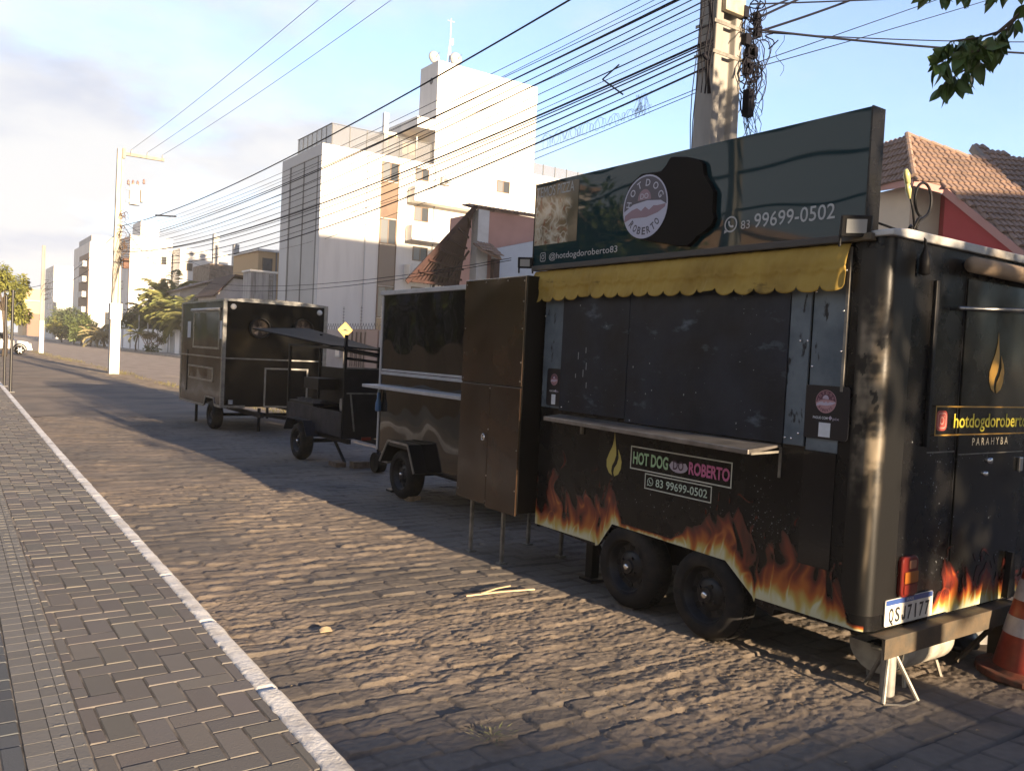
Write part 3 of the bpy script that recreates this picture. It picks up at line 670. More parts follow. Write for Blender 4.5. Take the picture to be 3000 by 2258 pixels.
# stickers
PINK = M('sticker_pink', (.36, .20, .22), .5); LILA = M('sticker_lilac', (.40, .36, .46), .5)
def hotdog(root, c, right, up, s, m_disc, m_bun, m_sau, m_txt, d=.0015):
    rr, uu = Vector(right), Vector(up); c = Vector(c); n = rr.cross(uu)
    mb = MB(); plate(mb, c, right, up, 2 * s, 2 * s, s * .999, 0, d, 12); dk = part(mb, 'round_badge', m_disc, root)
    mb = MB(); ring(mb, c, right, up, s * .985, s * .05, 40, d + .001)
    pts = [(s * math.cos(R(k)) * .97, s * math.sin(R(k)) * .97) for k in range(188, 353, 6)]
    flat(mb, c, right, up, pts + [(.97 * s, -.02 * s), (.7 * s, .13 * s), (.1 * s, .19 * s), (-.55 * s, .12 * s), (-.95 * s, -.08 * s)], d + .0005, .0008)
    part(mb, 'bun', m_bun, dk)
    mb = MB(); flat(mb, c, right, up, [(-.93 * s, -.42 * s), (-.6 * s, -.32 * s), (.1 * s, -.34 * s), (.6 * s, -.24 * s), (.9 * s, -.1 * s), (.93 * s, .0), (.55 * s, -.02 * s), (.4 * s, .0), (.2 * s, -.12 * s), (.02 * s, .0), (-.16 * s, -.12 * s), (-.35 * s, -.01 * s), (-.6 * s, -.06 * s), (-.9 * s, -.2 * s)], d + .0016, .0006); part(mb, 'sausage', m_sau, dk)
    mb = MB(); flat(mb, c, right, up, [(.30 * s * math.cos(R(k)) - .04 * s, .22 * s + .34 * s * math.sin(R(k))) for k in range(0, 181, 12)], d + .0008, .0006); part(mb, 'badge_dome', m_sau, dk)
    mb = MB(); letters(mb, 'DO', c + uu * .34 * s - rr * .04 * s, right, up, .17 * s, None, 0, d + .002)
    for k, ch in enumerate('HOTDOG'):
        a = R((170, 140, 113, 83, 54, 26)[k]); q = c + rr * math.cos(a) * .76 * s + uu * math.sin(a) * .76 * s; ur = rr * math.cos(a) + uu * math.sin(a); rt = rr * math.sin(a) - uu * math.cos(a)
        letters(mb, ch, q, rt, ur, .21 * s, None, .012, d + .001)
    part(mb, 'badge_lettering', m_txt, dk)
    mb = MB()
    for k, ch in enumerate('ROBERTO'):
        a = R(-138 + 96 * k / 6); q = c + rr * math.cos(a) * .77 * s + uu * (math.sin(a) * .77 * s); ur = -(rr * math.cos(a) + uu * math.sin(a)); rt = -rr * math.sin(a) + uu * math.cos(a)
        letters(mb, ch, q, rt, ur, .22 * s, .16 * s, .03, d + .002)
    part(mb, 'badge_lettering', m_disc, dk); return dk
for yc, zc, ww, hh in ((4.765, 1.385, .175, .27), (2.530, 1.390, .262, .27)):
    d = .009; c = Vector((P0 - d, yc, zc)); mb = MB(); plate(mb, c, SR, SU, ww, hh, .022, 0, .004); stc = part(mb, 'payment_sticker', M('sticker_black', (.010, .011, .016), .3), ht)
    k = ww / .262 * .9 + .1; hotdog(stc, c + Vector((-.004, 0, .055)), SR, SU, .058 * k, M('sticker_plum', (.10, .035, .06), .5), PINK, LILA, PINK, .001)
    mb = MB(); letters(mb, 'PAGUE COM', c + Vector((-.004, .028 * k, -.028)), SR, SU, .012, .085 * k, .02, .001); part(mb, 'sticker_lettering', PAPER, stc)
    mb = MB(); letters(mb, 'pix', c + Vector((-.004, -.062 * k, -.028)), SR, SU, .014, .036 * k, .0, .001)
    q = c + Vector((-.004, -.030 * k, -.026)); flat(mb, q, SR, SU, [(0, .011), (-.011, 0), (0, -.011), (.011, 0)], .001); part(mb, 'sticker_lettering', LILA, stc)
    mb = MB(); plate(mb, c + Vector((-.004, 0, -.088)), SR, SU, .066 * k, .072, 0, .001); part(mb, 'blank_label', PAPER, stc)
# lower writing on the street side
mb = MB(); drop(mb, (P0, 4.095, .985), SR, SU, .29, .95); part(mb, 'flame_emblem', M('olive_gold', (.42, .36, .10), .45), ht)
BRD = M('sign_border_grey', (.50, .52, .48), .45)
mb = MB(); frame(mb, (P0, 3.52, .985), SR, SU, .83, .148, .008, .0055); frame(mb, (P0, 3.52, .852), SR, SU, .55, .098, .007, .0055); part(mb, 'sign_border', BRD, ht)
GRN = M('mint_vinyl', (.30, .48, .30), .45); PNK = M('magenta_vinyl', (.50, .13, .30), .45)
mb = MB(); letters(mb, 'HOT DOG', (P0, 3.755, .985), SR, SU, .072, .31, .030, .007); part(mb, 'lettering', GRN, ht)
mb = MB(); letters(mb, 'ROBERTO', (P0, 3.275, .983), SR, SU, .068, .31, .034, .007); part(mb, 'lettering', PNK, ht)
mb = MB(); flat(mb, (P0, 3.515, .975), SR, SU, [(.075 * math.cos(R(k)), .006 + .04 * math.sin(R(k))) for k in range(180, 361, 12)] + [(.055, .030), (.0, .022), (-.055, .030)], .005); bd = part(mb, 'lettering_badge', LILA, ht)
mb = MB(); letters(mb, 'DO', (P0, 3.515, .985), SR, SU, .052, .085, .02, .008); part(mb, 'badge_lettering', M('plum', (.05, .02, .05), .5), bd)
def phone_icon(mb, c, right, up, s):
    ring(mb, c, right, up, s * .42, s * .09, 26, .002); rr, uu = Vector(right), Vector(up); c = Vector(c)
    flat(mb, c, right, up, [(-.42 * s, -.28 * s), (-.46 * s, -.5 * s), (-.24 * s, -.42 * s)], .002)
    ring(mb, c + rr * .10 * s + uu * .10 * s, right, up, s * .24, s * .10, 12, .002, 180, 280)
    plate(mb, c - rr * .13 * s + uu * .13 * s, right, up, .13 * s, .13 * s, .03 * s, .002); plate(mb, c + rr * .14 * s - uu * .13 * s, right, up, .13 * s, .13 * s, .03 * s, .002)
mb = MB(); letters(mb, '83 99699-0502', (P0, 3.487, .852), SR, SU, .047, .42, .012, .007); pg = M('pale_green_vinyl', (.42, .52, .46), .45); part(mb, 'lettering', pg, ht); mb = MB(); phone_icon(mb, (P0 - .005, 3.745, .852), SR, SU, .056); part(mb, 'phone_icon', pg, ht)
# awning
mb = MB(); A0, A1 = 5.045, 2.440; ns = 19; nu, nv = 19 * 16, 22
def aw(u, v):
    yy = A0 + (A1 - A0) * u; sc_ = (u * ns) % 1.; drop_ = .034 * math.sqrt(max(0, 1 - (2 * sc_ - 1) ** 2))
    zt = 2.232; zb = 2.028 - drop_ + .012 * math.sin(u * 5.) + .012 * u
    z = zt + (zb - zt) * v; xx = 3.70 - .04 * v - .018 * math.sin(min(1, v * 1.5) * math.pi) * (1 - .5 * v)
    if v < .12: xx += .0
    xx += .010 * noise.noise(Vector((yy * 9, z * 6, 2))) * (.3 + v) + .007 * noise.noise(Vector((yy * 30, z * 14, 6)))
    xx -= .006 * math.exp(-((v - .55) / .025) ** 2) * (.6 + .6 * noise.noise(Vector((yy * 5, 1, 1)))); z += .003 * noise.noise(Vector((yy * 12, 3, v * 2)))
    for yc in (4.42, 3.32): xx += .03 * math.exp(-((yy - yc) / .035) ** 2) * v * v * (1 if yc > 4 else -1); z += .02 * math.exp(-((yy - yc) / .06) ** 2) * v * v
    return (xx, yy, z)
mb.grid(aw, nu, nv)
AWM = M('yellow_awning_cloth', (.36, .245, .055), .8, c2=(.24, .155, .035), vs=3, lo=.42, hi=.72, bump=.35, bs=18, spec=.25)
scratch(AWM, (.10, .065, .02), 3.4, .64, .70, (1, .35, 1.6))
awn = part(mb, 'awning', AWM, ht, smooth=True); awn.modifiers.new('cloth', 'SOLIDIFY').thickness = .0015
mb = MB(); mb.box(3.672, P0, 2.32, 5.07, 2.236, 2.272)
scr = M('weathered_rail', (.055, .050, .045), .7, c2=(.17, .12, .05), vs=5, lo=.5, hi=.72, bump=.4, bs=40, st=(1, .4, 1)); part(mb, 'awning_rail', scr, awn, bevel=.004)
# floodlights at both ends of the board
for yc, zc, s in ((2.395, 2.305, 1.), (5.13, 2.30, .8)):
    m = Matrix.Rotation(R(-48), 3, 'Z') @ Matrix.Rotation(R(8), 3, 'X')
    c = Vector((3.66, yc, zc)); mb = MB(); mb.obox(c, (.07 * s, .022, .052 * s), m)
    for k in (-1, 1): mb.obox(c + m @ Vector((.066 * s * k, .012, -.05 * s)), (.006, .012, .05 * s), m)
    fl = part(mb, 'floodlight', FRM, ht, bevel=.006)
    mb = MB(); mb.obox(c + m @ Vector((0, -.0225, .0)), (.046 * s, .003, .033 * s), m); part(mb, 'floodlight_glass', GLS, fl)
# cable loop, hanging plug, bare bulb on the rear roof corner
mb = MB(); b0 = Vector((3.98, 2.28, 2.31))
mb.tube([b0 + Vector((.03 * math.sin(t * 3) - .03, .06 * t, .0 + .03 * math.sin(t * 5))) for t in [k / 6 for k in range(7)]], .007, 6)
lp = []
for k in range(31):
    a = R(-70 + 330 * k / 30); lp.append(b0 + Vector((.075 + .075 * math.cos(a), .01, .165 + .085 * math.sin(a))))
mb.tube([b0, b0 + Vector((.03, .0, .05))] + lp + [b0 + Vector((.02, 0, .06)), b0 + Vector((-.03, 0, -.02))], .007, 7)
mb.tube([b0 + Vector((-.16, .1, .03)), b0 + Vector((-.08, .03, -.005)), b0 + Vector((-.01, -.02, .0)), b0 + Vector((-.005, -.06, -.05)), b0 + Vector((0, -.062, -.10))], .006, 6)
mb.lathe([(.008, -.22), (.028, -.215), (.028, -.14), (.014, -.10), (.008, -.08)], b0 + Vector((0, -.062, 0)), 'Z', 8)
mb.tube([b0 + Vector((.0, 0, .0)), b0 + Vector((-.03, 0, .10)), b0 + Vector((-.09, .0, .22))], .006, 6)
part(mb, 'cable_loop', FRM, ht, smooth=True)
mb = MB(); mb.tube([b0 + Vector((-.09, 0, .22)), b0 + Vector((-.105, 0, .26)), b0 + Vector((-.115, 0, .285))], [.013, .016, .008], 10)
mb.tube([b0 + Vector((-.10, 0, .235)), b0 + Vector((-.08, 0, .19)), b0 + Vector((-.065, 0, .15))], [.008, .014, .005], 10)
part(mb, 'bulb_holder', M('yellowed_plastic', (.50, .46, .20), .2), ht, smooth=True)
# the signboard
sb = MB(); sb.box(3.70, 3.80, 2.375, 5.09, 2.262, 2.885)
SGN = M('gloss_sign_face', (.008, .029, .037), .03, spec=.38, wav=.22, ws=1.1)
sg = part(sb, 'signboard', SGN, ht, bevel=.003)
mb = MB(); mb.box(3.698, 3.802, 2.366, 2.3745, 2.26, 2.887); part(mb, 'sign_edge', DULL, sg); mb = MB(); mb.box(3.698, 3.802, 5.0905, 5.099, 2.26, 2.887); part(mb, 'sign_edge', DULL, sg)
def S(yc, zc, d=0): return Vector((3.70 - d, yc, zc))
SIL = M('silver_lettering', (.34, .36, .38), .4)
mb = MB(); letters(mb, '99699-0502', S(2.79, 2.402), SR, SU, .075, .50, .006, .003); part(mb, 'lettering', SIL, sg); mb = MB(); letters(mb, '83', S(3.10, 2.388), SR, SU, .045, .062, .0, .003); part(mb, 'lettering', SIL, sg); mb = MB(); phone_icon(mb, S(3.205, 2.40), SR, SU, .098); part(mb, 'phone_icon', SIL, sg)
mb = MB(); letters(mb, 'TEMOS PIZZA', S(4.855, 2.815), SR, SU, .072, .44, .0, .004); part(mb, 'lettering', M('pale_lettering', (.30, .33, .36), .45), sg)
mb = MB(); letters(mb, '@hotdogdoroberto83', S(4.52, 2.335), SR, SU, .042, .74, .003, .003); part(mb, 'lettering', SIL, sg)
camera_icon(sg, S(4.965, 2.335), SR, SU, .085, SGN, SIL)
mb = MB(); mb.c = []
def pz(u, v):
    yy = 5.085 - .50 * u; zz_ = 2.425 + .43 * v; q = noise.fractal(Vector((u * 5, v * 5, 3)), .8, 2.1, 4); ch = abs(noise.noise(Vector((u * 9 + 2 * v, v * 7, 8))))
    c = mixc((.17, .12, .075), (.42, .37, .29), smooth01(.5 + q)); 
    if ch < .12: c = mixc((.48, .46, .40), c, ch / .12)
    if noise.noise(Vector((u * 11, v * 11, 20))) > .42: c = mixc(c, (.20, .07, .04), .7)
    e = smooth01((u - .72 + .15 * noise.noise(Vector((3, v * 4, 1)))) / .12); e = max(e, smooth01((v - .82 + .2 * u) / .1))
    mb.c.append((*mixc(c, (.10, .085, .065), e), 1)); return (3.70 - .002, yy, zz_)
mb.grid(pz, 110, 90); part(mb, 'pizza_picture', MCOL('printed_picture', .12, .5, wav=.4), sg, smooth=True)
# badge board: dark cut-out with the round emblem (its cartoon figure is left off)
mb = MB(); ol = [(4.08, 2.585), (4.034, 2.726), (3.924, 2.785), (3.818, 2.779), (3.751, 2.776), (3.712, 2.805), (3.677, 2.849), (3.639, 2.847), (3.536, 2.828), (3.441, 2.796), (3.415, 2.771), (3.396, 2.699), (3.344, 2.636), (3.317, 2.596), (3.316, 2.476), (3.303, 2.443), (3.321, 2.401), (3.371, 2.369), (3.423, 2.350), (3.454, 2.322), (3.496, 2.297), (3.622, 2.312), (3.729, 2.334), (3.890, 2.365), (4.03, 2.45)]; _ = [(4.06, 2.545), (4.05, 2.63), (4.00, 2.71), (3.93, 2.755), (3.87, 2.745), (3.82, 2.75), (3.77, 2.80), (3.735, 2.853), (3.60, 2.855), (3.54, 2.835), (3.52, 2.77), (3.50, 2.735), (3.455, 2.69), (3.452, 2.60), (3.452, 2.53), (3.47, 2.48), (3.53, 2.44), (3.60, 2.395), (3.64, 2.375), (3.73, 2.362), (3.80, 2.375), (3.86, 2.395), (3.95, 2.40), (4.03, 2.46)]
flat(mb, S(0, 0), SR, SU, [(-a, b) for a, b in ol], .001, .035); bb = part(mb, 'badge_board', M('matt_black', (.003, .003, .0035), .5, spec=.08), sg, bevel=.004)
hotdog(bb, S(3.872, 2.572, .036), SR, SU, .197, M('badge_indigo', (.045, .045, .075), .4), M('badge_white', (.36, .38, .50), .4), M('badge_rose', (.20, .13, .18), .4), M('badge_text', (.38, .40, .50), .4), .003)
# stand of angle iron and jack that carry the rear
tr = thing('support_trestle', 'rusty angle-iron beam on jack and post holding up the rear of the flame trailer', 'trestle', (4.45, 2.2, 0))
mb = MB(); mb.box(3.76, 5.13, 2.165, 2.173, .235, .335); mb.box(3.76, 5.13, 2.173, 2.25, .328, .335); part(mb, 'beam', RUST, tr, bevel=.002)
mb = MB(); mb.cyl((3.93, 2.24, .0), (3.93, 2.24, .30), .036); mb.cyl((3.93, 2.24, .23), (3.93, 2.24, .328), .022); jk = part(mb, 'jack', M('grey_jack', (.30, .29, .27), .5, .4, var=.2, vs=12), tr, smooth='auto')
mb = MB()
for a, b in (((3.93, 2.24, .27), (3.80, 2.18, .01)), ((3.93, 2.24, .27), (4.0, 2.12, .01)), ((3.93, 2.24, .27), (3.97, 2.38, .01))): mb.cyl(a, b, .011, n=8)
mb.tube([(3.80, 2.18, .008), (3.88, 2.12, .008), (4.0, 2.12, .008)], .007, 6); part(mb, 'jack_leg', STEEL, jk)
mb = MB(); mb.box(5.00, 5.09, 2.19, 2.27, -.01, .325); mb.bar((4.99, 2.24, .2), (4.72, 2.3, .02), .02, .02); part(mb, 'post', RUST, tr)
mb = MB(); mb.bar((4.0, 4.58, -.01), (4.0, 4.58, .33), .07, .07); mb.bar((4.0, 4.56, .30), (4.06, 4.40, .0), .025, .02); mb.box(3.93, 4.07, 4.50, 4.64, -.01, .012); part(mb, 'prop_leg', FRM, ht)
# ------------------------------------------------------------------ tall steel cabinet on thin legs
BRN = M('brown_gloss_sheet', (.020, .012, .008), .2, spec=.5, wav=.35, ws=2.2, c2=(.055, .030, .017), vs=2.0, lo=.38, hi=.68, bump=.05, bs=70, rv=.08)  # lighter brown mottling paints in smudgy reflections
cb = thing('steel_cabinet', 'tall brown-black sheet metal cabinet on thin legs between the flame trailer and the glossy one', 'cabinet', (3.9, 5.4, 0))
x = 3.57; y0, y1 = 4.965, 5.81
mb = MB(); mb.box(x, 4.25, y0, y1, .43, 2.19); part(mb, 'body', scratch(M('cabinet_black', (.006, .006, .006), .3, spec=.35, wav=.3, ws=3), (.16, .11, .05), 6, .60, .70, (1, 1, .5), .35, 1.1, .8), cb, bevel=.004)
mb = MB(); mb.box(x - .012, x, y0 + .004, y1 - .004, 1.372, 2.185); part(mb, 'upper_door', BRN, cb, bevel=.004)
ym = 5.375
mb = MB(); mb.box(x - .012, x, ym + .003, y1 - .004, .435, 1.364); part(mb, 'lower_door', BRN, cb, bevel=.004)
mb = MB(); mb.box(x - .014, x, y0 + .004, ym - .003, .415, 1.364); ld = part(mb, 'lower_door', BRN, cb, bevel=.004)
mb = MB(); mb.tube([(x - .03, 5.42 + .018 * math.cos(R(a)), .955 + .024 * math.sin(R(a))) for a in range(0, 361, 30)], .005, 6); mb.box(x - .03, x - .01, 5.41, 5.43, .95, .962); part(mb, 'hasp', CHR, ld)
mb = MB()
for yy, zz_ in [(ym, z) for z in (1.34, 1.02, .66, .46)] + [(y0 + .02, z) for z in (2.15, 2.0, 1.8, 1.55, 1.41, .9, .6)] + [(y1 - .03, z) for z in (2.15, 1.8, 1.4, .5)] + [(5.2, 2.16), (5.5, 2.16)]: mb.lathe([(.0001, -.017), (.005, -.016), (.007, -.012)], (x, yy, zz_), 'X', 8)
part(mb, 'rivet', STEEL, cb)
for yy in (5.205, 5.655):
    for xx in (3.62, 4.2):
        mb = MB(); mb.box(xx, xx + .025, yy, yy + .025, 0, .43); mb.box(xx - .02, xx + .045, yy - .02, yy + .045, -.01, .008); part(mb, 'leg', STEEL, cb)
# ------------------------------------------------------------------ glossy trailer with white trims
GL = M('gloss_black_panel', (.006, .006, .006), .05, spec=.5, wav=.8, ws=1.4)
t2 = thing('food_trailer', 'glossy unmarked black trailer with white trims and single wheel, beside the brown cabinet', 'food trailer', (5.2, 7.5, 0))
x = 4.27; a, b = 6.28, 8.76
mb = MB(); mb.prism([(b, .44), (b, 2.215), (a, 2.215), (a, .36), (7.58, .36), (7.72, .60), (8.2, .60), (8.36, .40)], 'YZ', x, x + .02)
mb.box(x + .02, 6.15, b - .02, b, .44, 2.215); mb.box(x + .02, 6.15, a, a + .02, .4, 2.215); mb.box(6.13, 6.15, a, b, .4, 2.215); mb.box(x + .02, 6.13, a + .02, b - .02, .38, .41); part(mb, 'body', GL, t2)
mb = MB(); mb.prism([(x - .03, 2.215), (x - .03, 2.262), (5.2, 2.33), (6.18, 2.262), (6.18, 2.215)], 'XZ', a - .03, b + .03); part(mb, 'roof', WHT, t2, bevel=.005)
mb = MB(); mb.box(x - .012, x, b - .022, b + .012, .44, 2.2); mb.box(x, x + .04, b, b + .012, .44, 2.2); part(mb, 'corner_trim', WHT, t2)
mb = MB(); mb.box(x - .010, x, a + .02, b - .045, 1.352, 1.376); mb.box(x - .016, x, a + .02, b - .045, 1.312, 1.345); part(mb, 'trim_band', WHT, t2, bevel=.003)
mb = MB(); mb.box(4.03, x, a + .06, 8.73, 1.162, 1.197); part(mb, 'folding_shelf', WHT, t2, bevel=.004)
mb = MB(); mb.prism([(8.36, .36), (8.17, .605), (7.72, .605), (7.56, .33)], 'YZ', 4.12, 4.13); mb.add([(4.13, 8.17, .605), (4.60, 8.17, .605), (4.60, 7.72, .605), (4.13, 7.72, .605), (4.13, 7.56, .33), (4.6, 7.56, .33), (4.13, 8.36, .36), (4.6, 8.36, .36)], [(0, 1, 2, 3), (3, 2, 5, 4), (0, 6, 7, 1)])
mb.f.pop(0); mb.mi.pop(0); mb.f = [f for f in mb.f]
mb = MB(); q = [(8.36, .36), (8.17, .605), (7.72, .605), (7.56, .33)]
for (p, s), (u, v) in zip(q, q[1:]): mb.bar((4.36, p, s), (4.36, u, v), .50, .012)
mb.prism([(8.17, .60), (7.72, .60), (7.72, .56), (8.17, .56)], 'YZ', 4.11, 4.125)
fd = part(mb, 'mudguard', M('mudguard_black', (.008, .008, .009), .4, spec=.3), t2)
mb = MB()
for (p, s), (u, v) in zip(q, q[1:]): mb.bar((4.108, p, s + .004), (4.108, u, v + .004), .012, .022)
part(mb, 'edge_trim', ALU, fd)
wheel(t2, 4.15, 7.97, .265, .2, hub=True)
mb = MB(); mb.cyl((4.2, 7.97, .265), (6., 7.97, .265), .03); mb.box(4.35, 4.42, a, b, .31, .38); mb.box(5.9, 5.97, a, b, .31, .38); part(mb, 'chassis', FRM, t2)
mb = MB(); mb.box(4.33, 4.38, 8.42, 8.47, .02, .42); mb.box(4.28, 4.43, 8.38, 8.51, -.005, .02); part(mb, 'prop_leg', FRM, t2)
mb = MB(); mb.box(4.30, 4.55, 8.55, 8.70, .30, .44); part(mb, 'step_box', STEEL, t2, bevel=.005)
bt = MB(); bt.tube([(4.235, 8.71, .885), (4.235, 8.71, .90), (4.235, 8.71, .98), (4.235, 8.71, 1.03), (4.235, 8.71, 1.10)], [.028, .036, .034, .02, .018], 12)
bo = thing('plastic_bottle', 'small blue plastic bottle hung on the corner of the glossy black trailer', 'bottle', (4.235, 8.71, .885))
part(bt, 'bottle_body', M('blue_plastic', (.03, .12, .30), .3), bo, smooth=True)
mb = MB(); mb.cyl((4.235, 8.71, 1.10), (4.235, 8.71, 1.13), .012); mb.tube([(4.235, 8.71, 1.13), (4.25, 8.71, 1.16)], .003, 5); part(mb, 'bottle_cap', M('pale_blue', (.3, .4, .5), .4), bo)
mb = MB(); mb.box(4.20, 4.34, 7.80, 7.93, -.01, .05)
solo(mb, 'wheel_chock', M('wood_block', (.30, .22, .14), .85, var=.3, vs=14), 'small pale wooden block wedged behind the wheel of the glossy trailer', 'block', bevel=.006)
# ------------------------------------------------------------------ open grill cart with a flap roof
ct = thing('grill_cart', 'open black grill cart on one axle with tilted flap roof on four posts', 'grill cart', (4.6, 11, 0))
NV = M('cart_navy', (.011, .015, .026), .5, spec=.25, var=.3, vs=4, rv=.1, bump=.1, bs=60); x = 4.35
mb = MB(); mb.box(x, x + .015, 9.97, 11.15, .42, .76); mb.box(x, 4.85, 9.97, 12.0, .42, .44); mb.box(x, x + .015, 11.15, 12.0, .5, .76); mb.box(x, 4.85, 11.98, 12.0, .44, .76); part(mb, 'body', NV, ct, bevel=.003)
mb = MB(); mb.box(x, 4.85, 9.965, 9.98, .44, 1.33); part(mb, 'end_panel', FRM, ct); mb = MB(); mb.box(4.84, 4.855, 9.98, 12.0, .44, 1.30); part(mb, 'back_panel', FRM, ct)
mb = MB(); mb.box(x + .04, 4.84, 9.945, 9.962, 1.0, 1.02); part(mb, 'end_rail', STEEL, ct); mb = MB(); mb.box(x + .03, 4.84, 9.955, 9.966, 1.325, 1.345); part(mb, 'end_rail', STEEL, ct)
for xx, yy, zt in ((x, 9.97, 1.80), (4.82, 9.97, 1.66), (x, 11.98, 1.64), (4.82, 11.98, 1.82)):
    mb = MB(); mb.box(xx, xx + .035, yy, yy + .035, .44, zt - .04); part(mb, 'post', FRM, ct)
mb = MB()
for p, q in (((x, 9.98, 1.58), (x, 12, 1.60)), ((4.83, 9.98, 1.50), (4.83, 12, 1.6)), ((x, 9.98, 1.58), (4.84, 9.98, 1.52)), ((x, 12, 1.6), (4.84, 12, 1.6)), ((x, 9.98, 1.46), (4.84, 9.98, 1.42))): mb.bar(p, q, .03, .035)
part(mb, 'top_rail', FRM, ct)
mb = MB(); rfq = [(4.20, 13.25, 1.81), (5.12, 13.25, 1.86), (4.88, 9.88, 1.565), (4.31, 10.35, 1.60)]
mb.add([Vector(p) for p in rfq] + [Vector(p) + Vector((0, 0, .022)) for p in rfq], [(0, 1, 2, 3), (4, 7, 6, 5), (0, 4, 5, 1), (1, 5, 6, 2), (2, 6, 7, 3), (3, 7, 4, 0)])
part(mb, 'flap_roof', M('flap_black', (.005, .005, .005), .7, spec=.1, bump=.1, bs=30), ct)
mb = MB(); mb.box(x + .01, 4.83, 11.0, 11.95, .76, .80); cg = part(mb, 'cooktop', FRM, ct, bevel=.004)
mb = MB()
for k in range(3):
    c = (4.50, 11.15 + .28 * k, .80); mb.lathe([(.09, .0), (.09, .03), (.08, .03), (.08, 0)], c, 'Z', 14)
    for a in range(4): mb.bar(Vector(c) + Vector((0, 0, .035)), Vector(c) + Vector((.11 * math.cos(a * 1.57), .11 * math.sin(a * 1.57), .035)), .012, .012)
part(mb, 'burner', M('burner_grey', (.10, .10, .11), .5, .5), cg)
mb = MB(); mb.lathe([(.0001, 0), (.075, .0), (.085, .08), (.08, .16), (.07, .165), (.068, .03), (.0001, .03)], (4.50, 10.22, .76), 'Z', 18); part(mb, 'pot', M('pot_metal', (.35, .36, .38), .3, .8), ct, smooth='auto')
mb = MB(); mb.box(4.50, 4.80, 11.2, 11.75, .98, 1.14); part(mb, 'bin_box', FRM, ct, bevel=.006)
mb = MB(); q = [(11.75, .38), (11.62, .56), (11.0, .56), (10.86, .36)]
for (p, s), (u, v) in zip(q, q[1:]): mb.bar((4.36, p, s), (4.36, u, v), .28, .012)
part(mb, 'mudguard', NV, ct)
wheel(ct, 4.23, 11.28, .255, .19, hub=True)
mb = MB(); mb.cyl((4.3, 11.28, .255), (4.9, 11.28, .255), .028); mb.box(4.40, 4.45, 9.9, 12, .36, .42); mb.box(4.75, 4.8, 9.5, 12, .36, .42); mb.bar((4.6, 10.9, .40), (4.6, 10.4, .05), .03, .03); part(mb, 'chassis', FRM, ct)
mb = MB(); mb.box(4.62, 4.75, 9.94, 9.963, .40, .44); part(mb, 'reflector', M('red_reflector', (.22, .03, .02), .3), ct)
mb = MB(); mb.tube([(4.74, 9.80, .13), (4.86, 9.80, .13)], .13, 18); part(mb, 'jockey_wheel', TYR, ct); mb = MB(); mb.box(4.78, 4.82, 9.78, 9.82, .13, .42); part(mb, 'jockey_post', FRM, ct)
mb = MB(); mb.bar((4.50, 9.93, .52), (4.42, 9.90, 1.0), .02, .012)
solo(mb, 'steel_rod', STEEL, 'thin grey rod leaning against the closed black end of the grill cart', 'rod')
mb = MB(); mb.box(4.45, 4.60, 10.35, 10.6, -.01, .06); mb.box(4.62, 4.9, 10.15, 10.3, -.01, .09)
solo(mb, 'wood_block', M('dark_wood', (.14, .10, .07), .9, var=.3, vs=14), 'dark timber scraps lying on the ground below the grill cart', 'block', bevel=.005)
# ------------------------------------------------------------------ the farthest trailer
t3 = thing('food_trailer', 'farthest black trailer with silver edges, framed hatch and two round air vents in its end', 'food trailer', (5.1, 16.3, 0))
PK = M('black_vinyl_panel', (.005, .005, .005), .14, spec=.25, wav=.4, ws=1.1, rv=.05, vs=2); x0, x1, y0, y1, z0, z1 = 4.2, 6.1, 14.88, 17.82, .45, 2.31
mb = MB(); mb.prism([(y1, .38), (y1, z1), (y0, z1), (y0, z0), (15.28, z0), (15.34, .56), (15.86, .56), (15.95, .40)], 'YZ', x0, x0 + .02)
mb.box(x0 + .02, x1, y0, y0 + .02, z0, z1); mb.box(x0 + .02, x1, y1 - .02, y1, z0, z1); mb.box(x1 - .02, x1, y0 + .02, y1 - .02, z0, z1); mb.box(x0 + .02, x1 - .02, y0 + .02, y1 - .02, z0, z0 + .03); part(mb, 'body', PK, t3)
mb = MB()
rp = [(x0 - .01, z1)] + [(x0 - .01 + (x1 - x0 + .02) * k / 10, z1 + .035 + .045 * math.sin(math.pi * k / 10)) for k in range(11)] + [(x1 + .01, z1)]
mb.prism(rp, 'XZ', y0 - .012, y1 + .012); part(mb, 'roof', ALU, t3)
mb = MB(); e = .012
mb.box(x0 - e, x0, y0 - e, y0 + .05, z0 - .02, z1 + .0); mb.box(x0, x0 + .05, y0 - e, y0, z0 - .02, z1); part(mb, 'corner_trim', ALU, t3); mb = MB(); mb.box(x1 - .06, x1 + e, y0 - e, y0, 1.15, z1); part(mb, 'corner_trim', ALU, t3)
mb = MB(); mb.box(x0 - e, x0, y1 - .05, y1 + e, .38, z1); part(mb, 'corner_trim', ALU, t3)
mb = MB(); mb.box(x0 - e, x0, y0 + .05, y1 - .05, 1.295, 1.318); mb.box(x0 + .05, x1 - .06, y0 - e, y0, 1.295, 1.318); part(mb, 'trim_band', ALU, t3)
mb = MB(); mb.box(x0 - e, x0, y0 + .05, 15.26, z0 - .02, z0 + .02); mb.box(x0 - e, x0, 15.96, y1, .375, .41)
for (p, s), (u, v) in zip([(15.26, .45), (15.34, .57), (15.86, .57), (15.97, .40)], [(15.34, .57), (15.86, .57), (15.97, .40)]): mb.bar((x0 - .006, p, s), (x0 - .006, u, v), .012, .025)
mb.box(x0 + .05, 4.62, y0 - e, y0, .43, .475); part(mb, 'sill_trim', ALU, t3)
mb = MB(); frame(mb, (x0, 15.98, 1.80), SR, SU, 1.78, .70, .035, .002, .014); wf = part(mb, 'hatch_frame', ALU, t3)
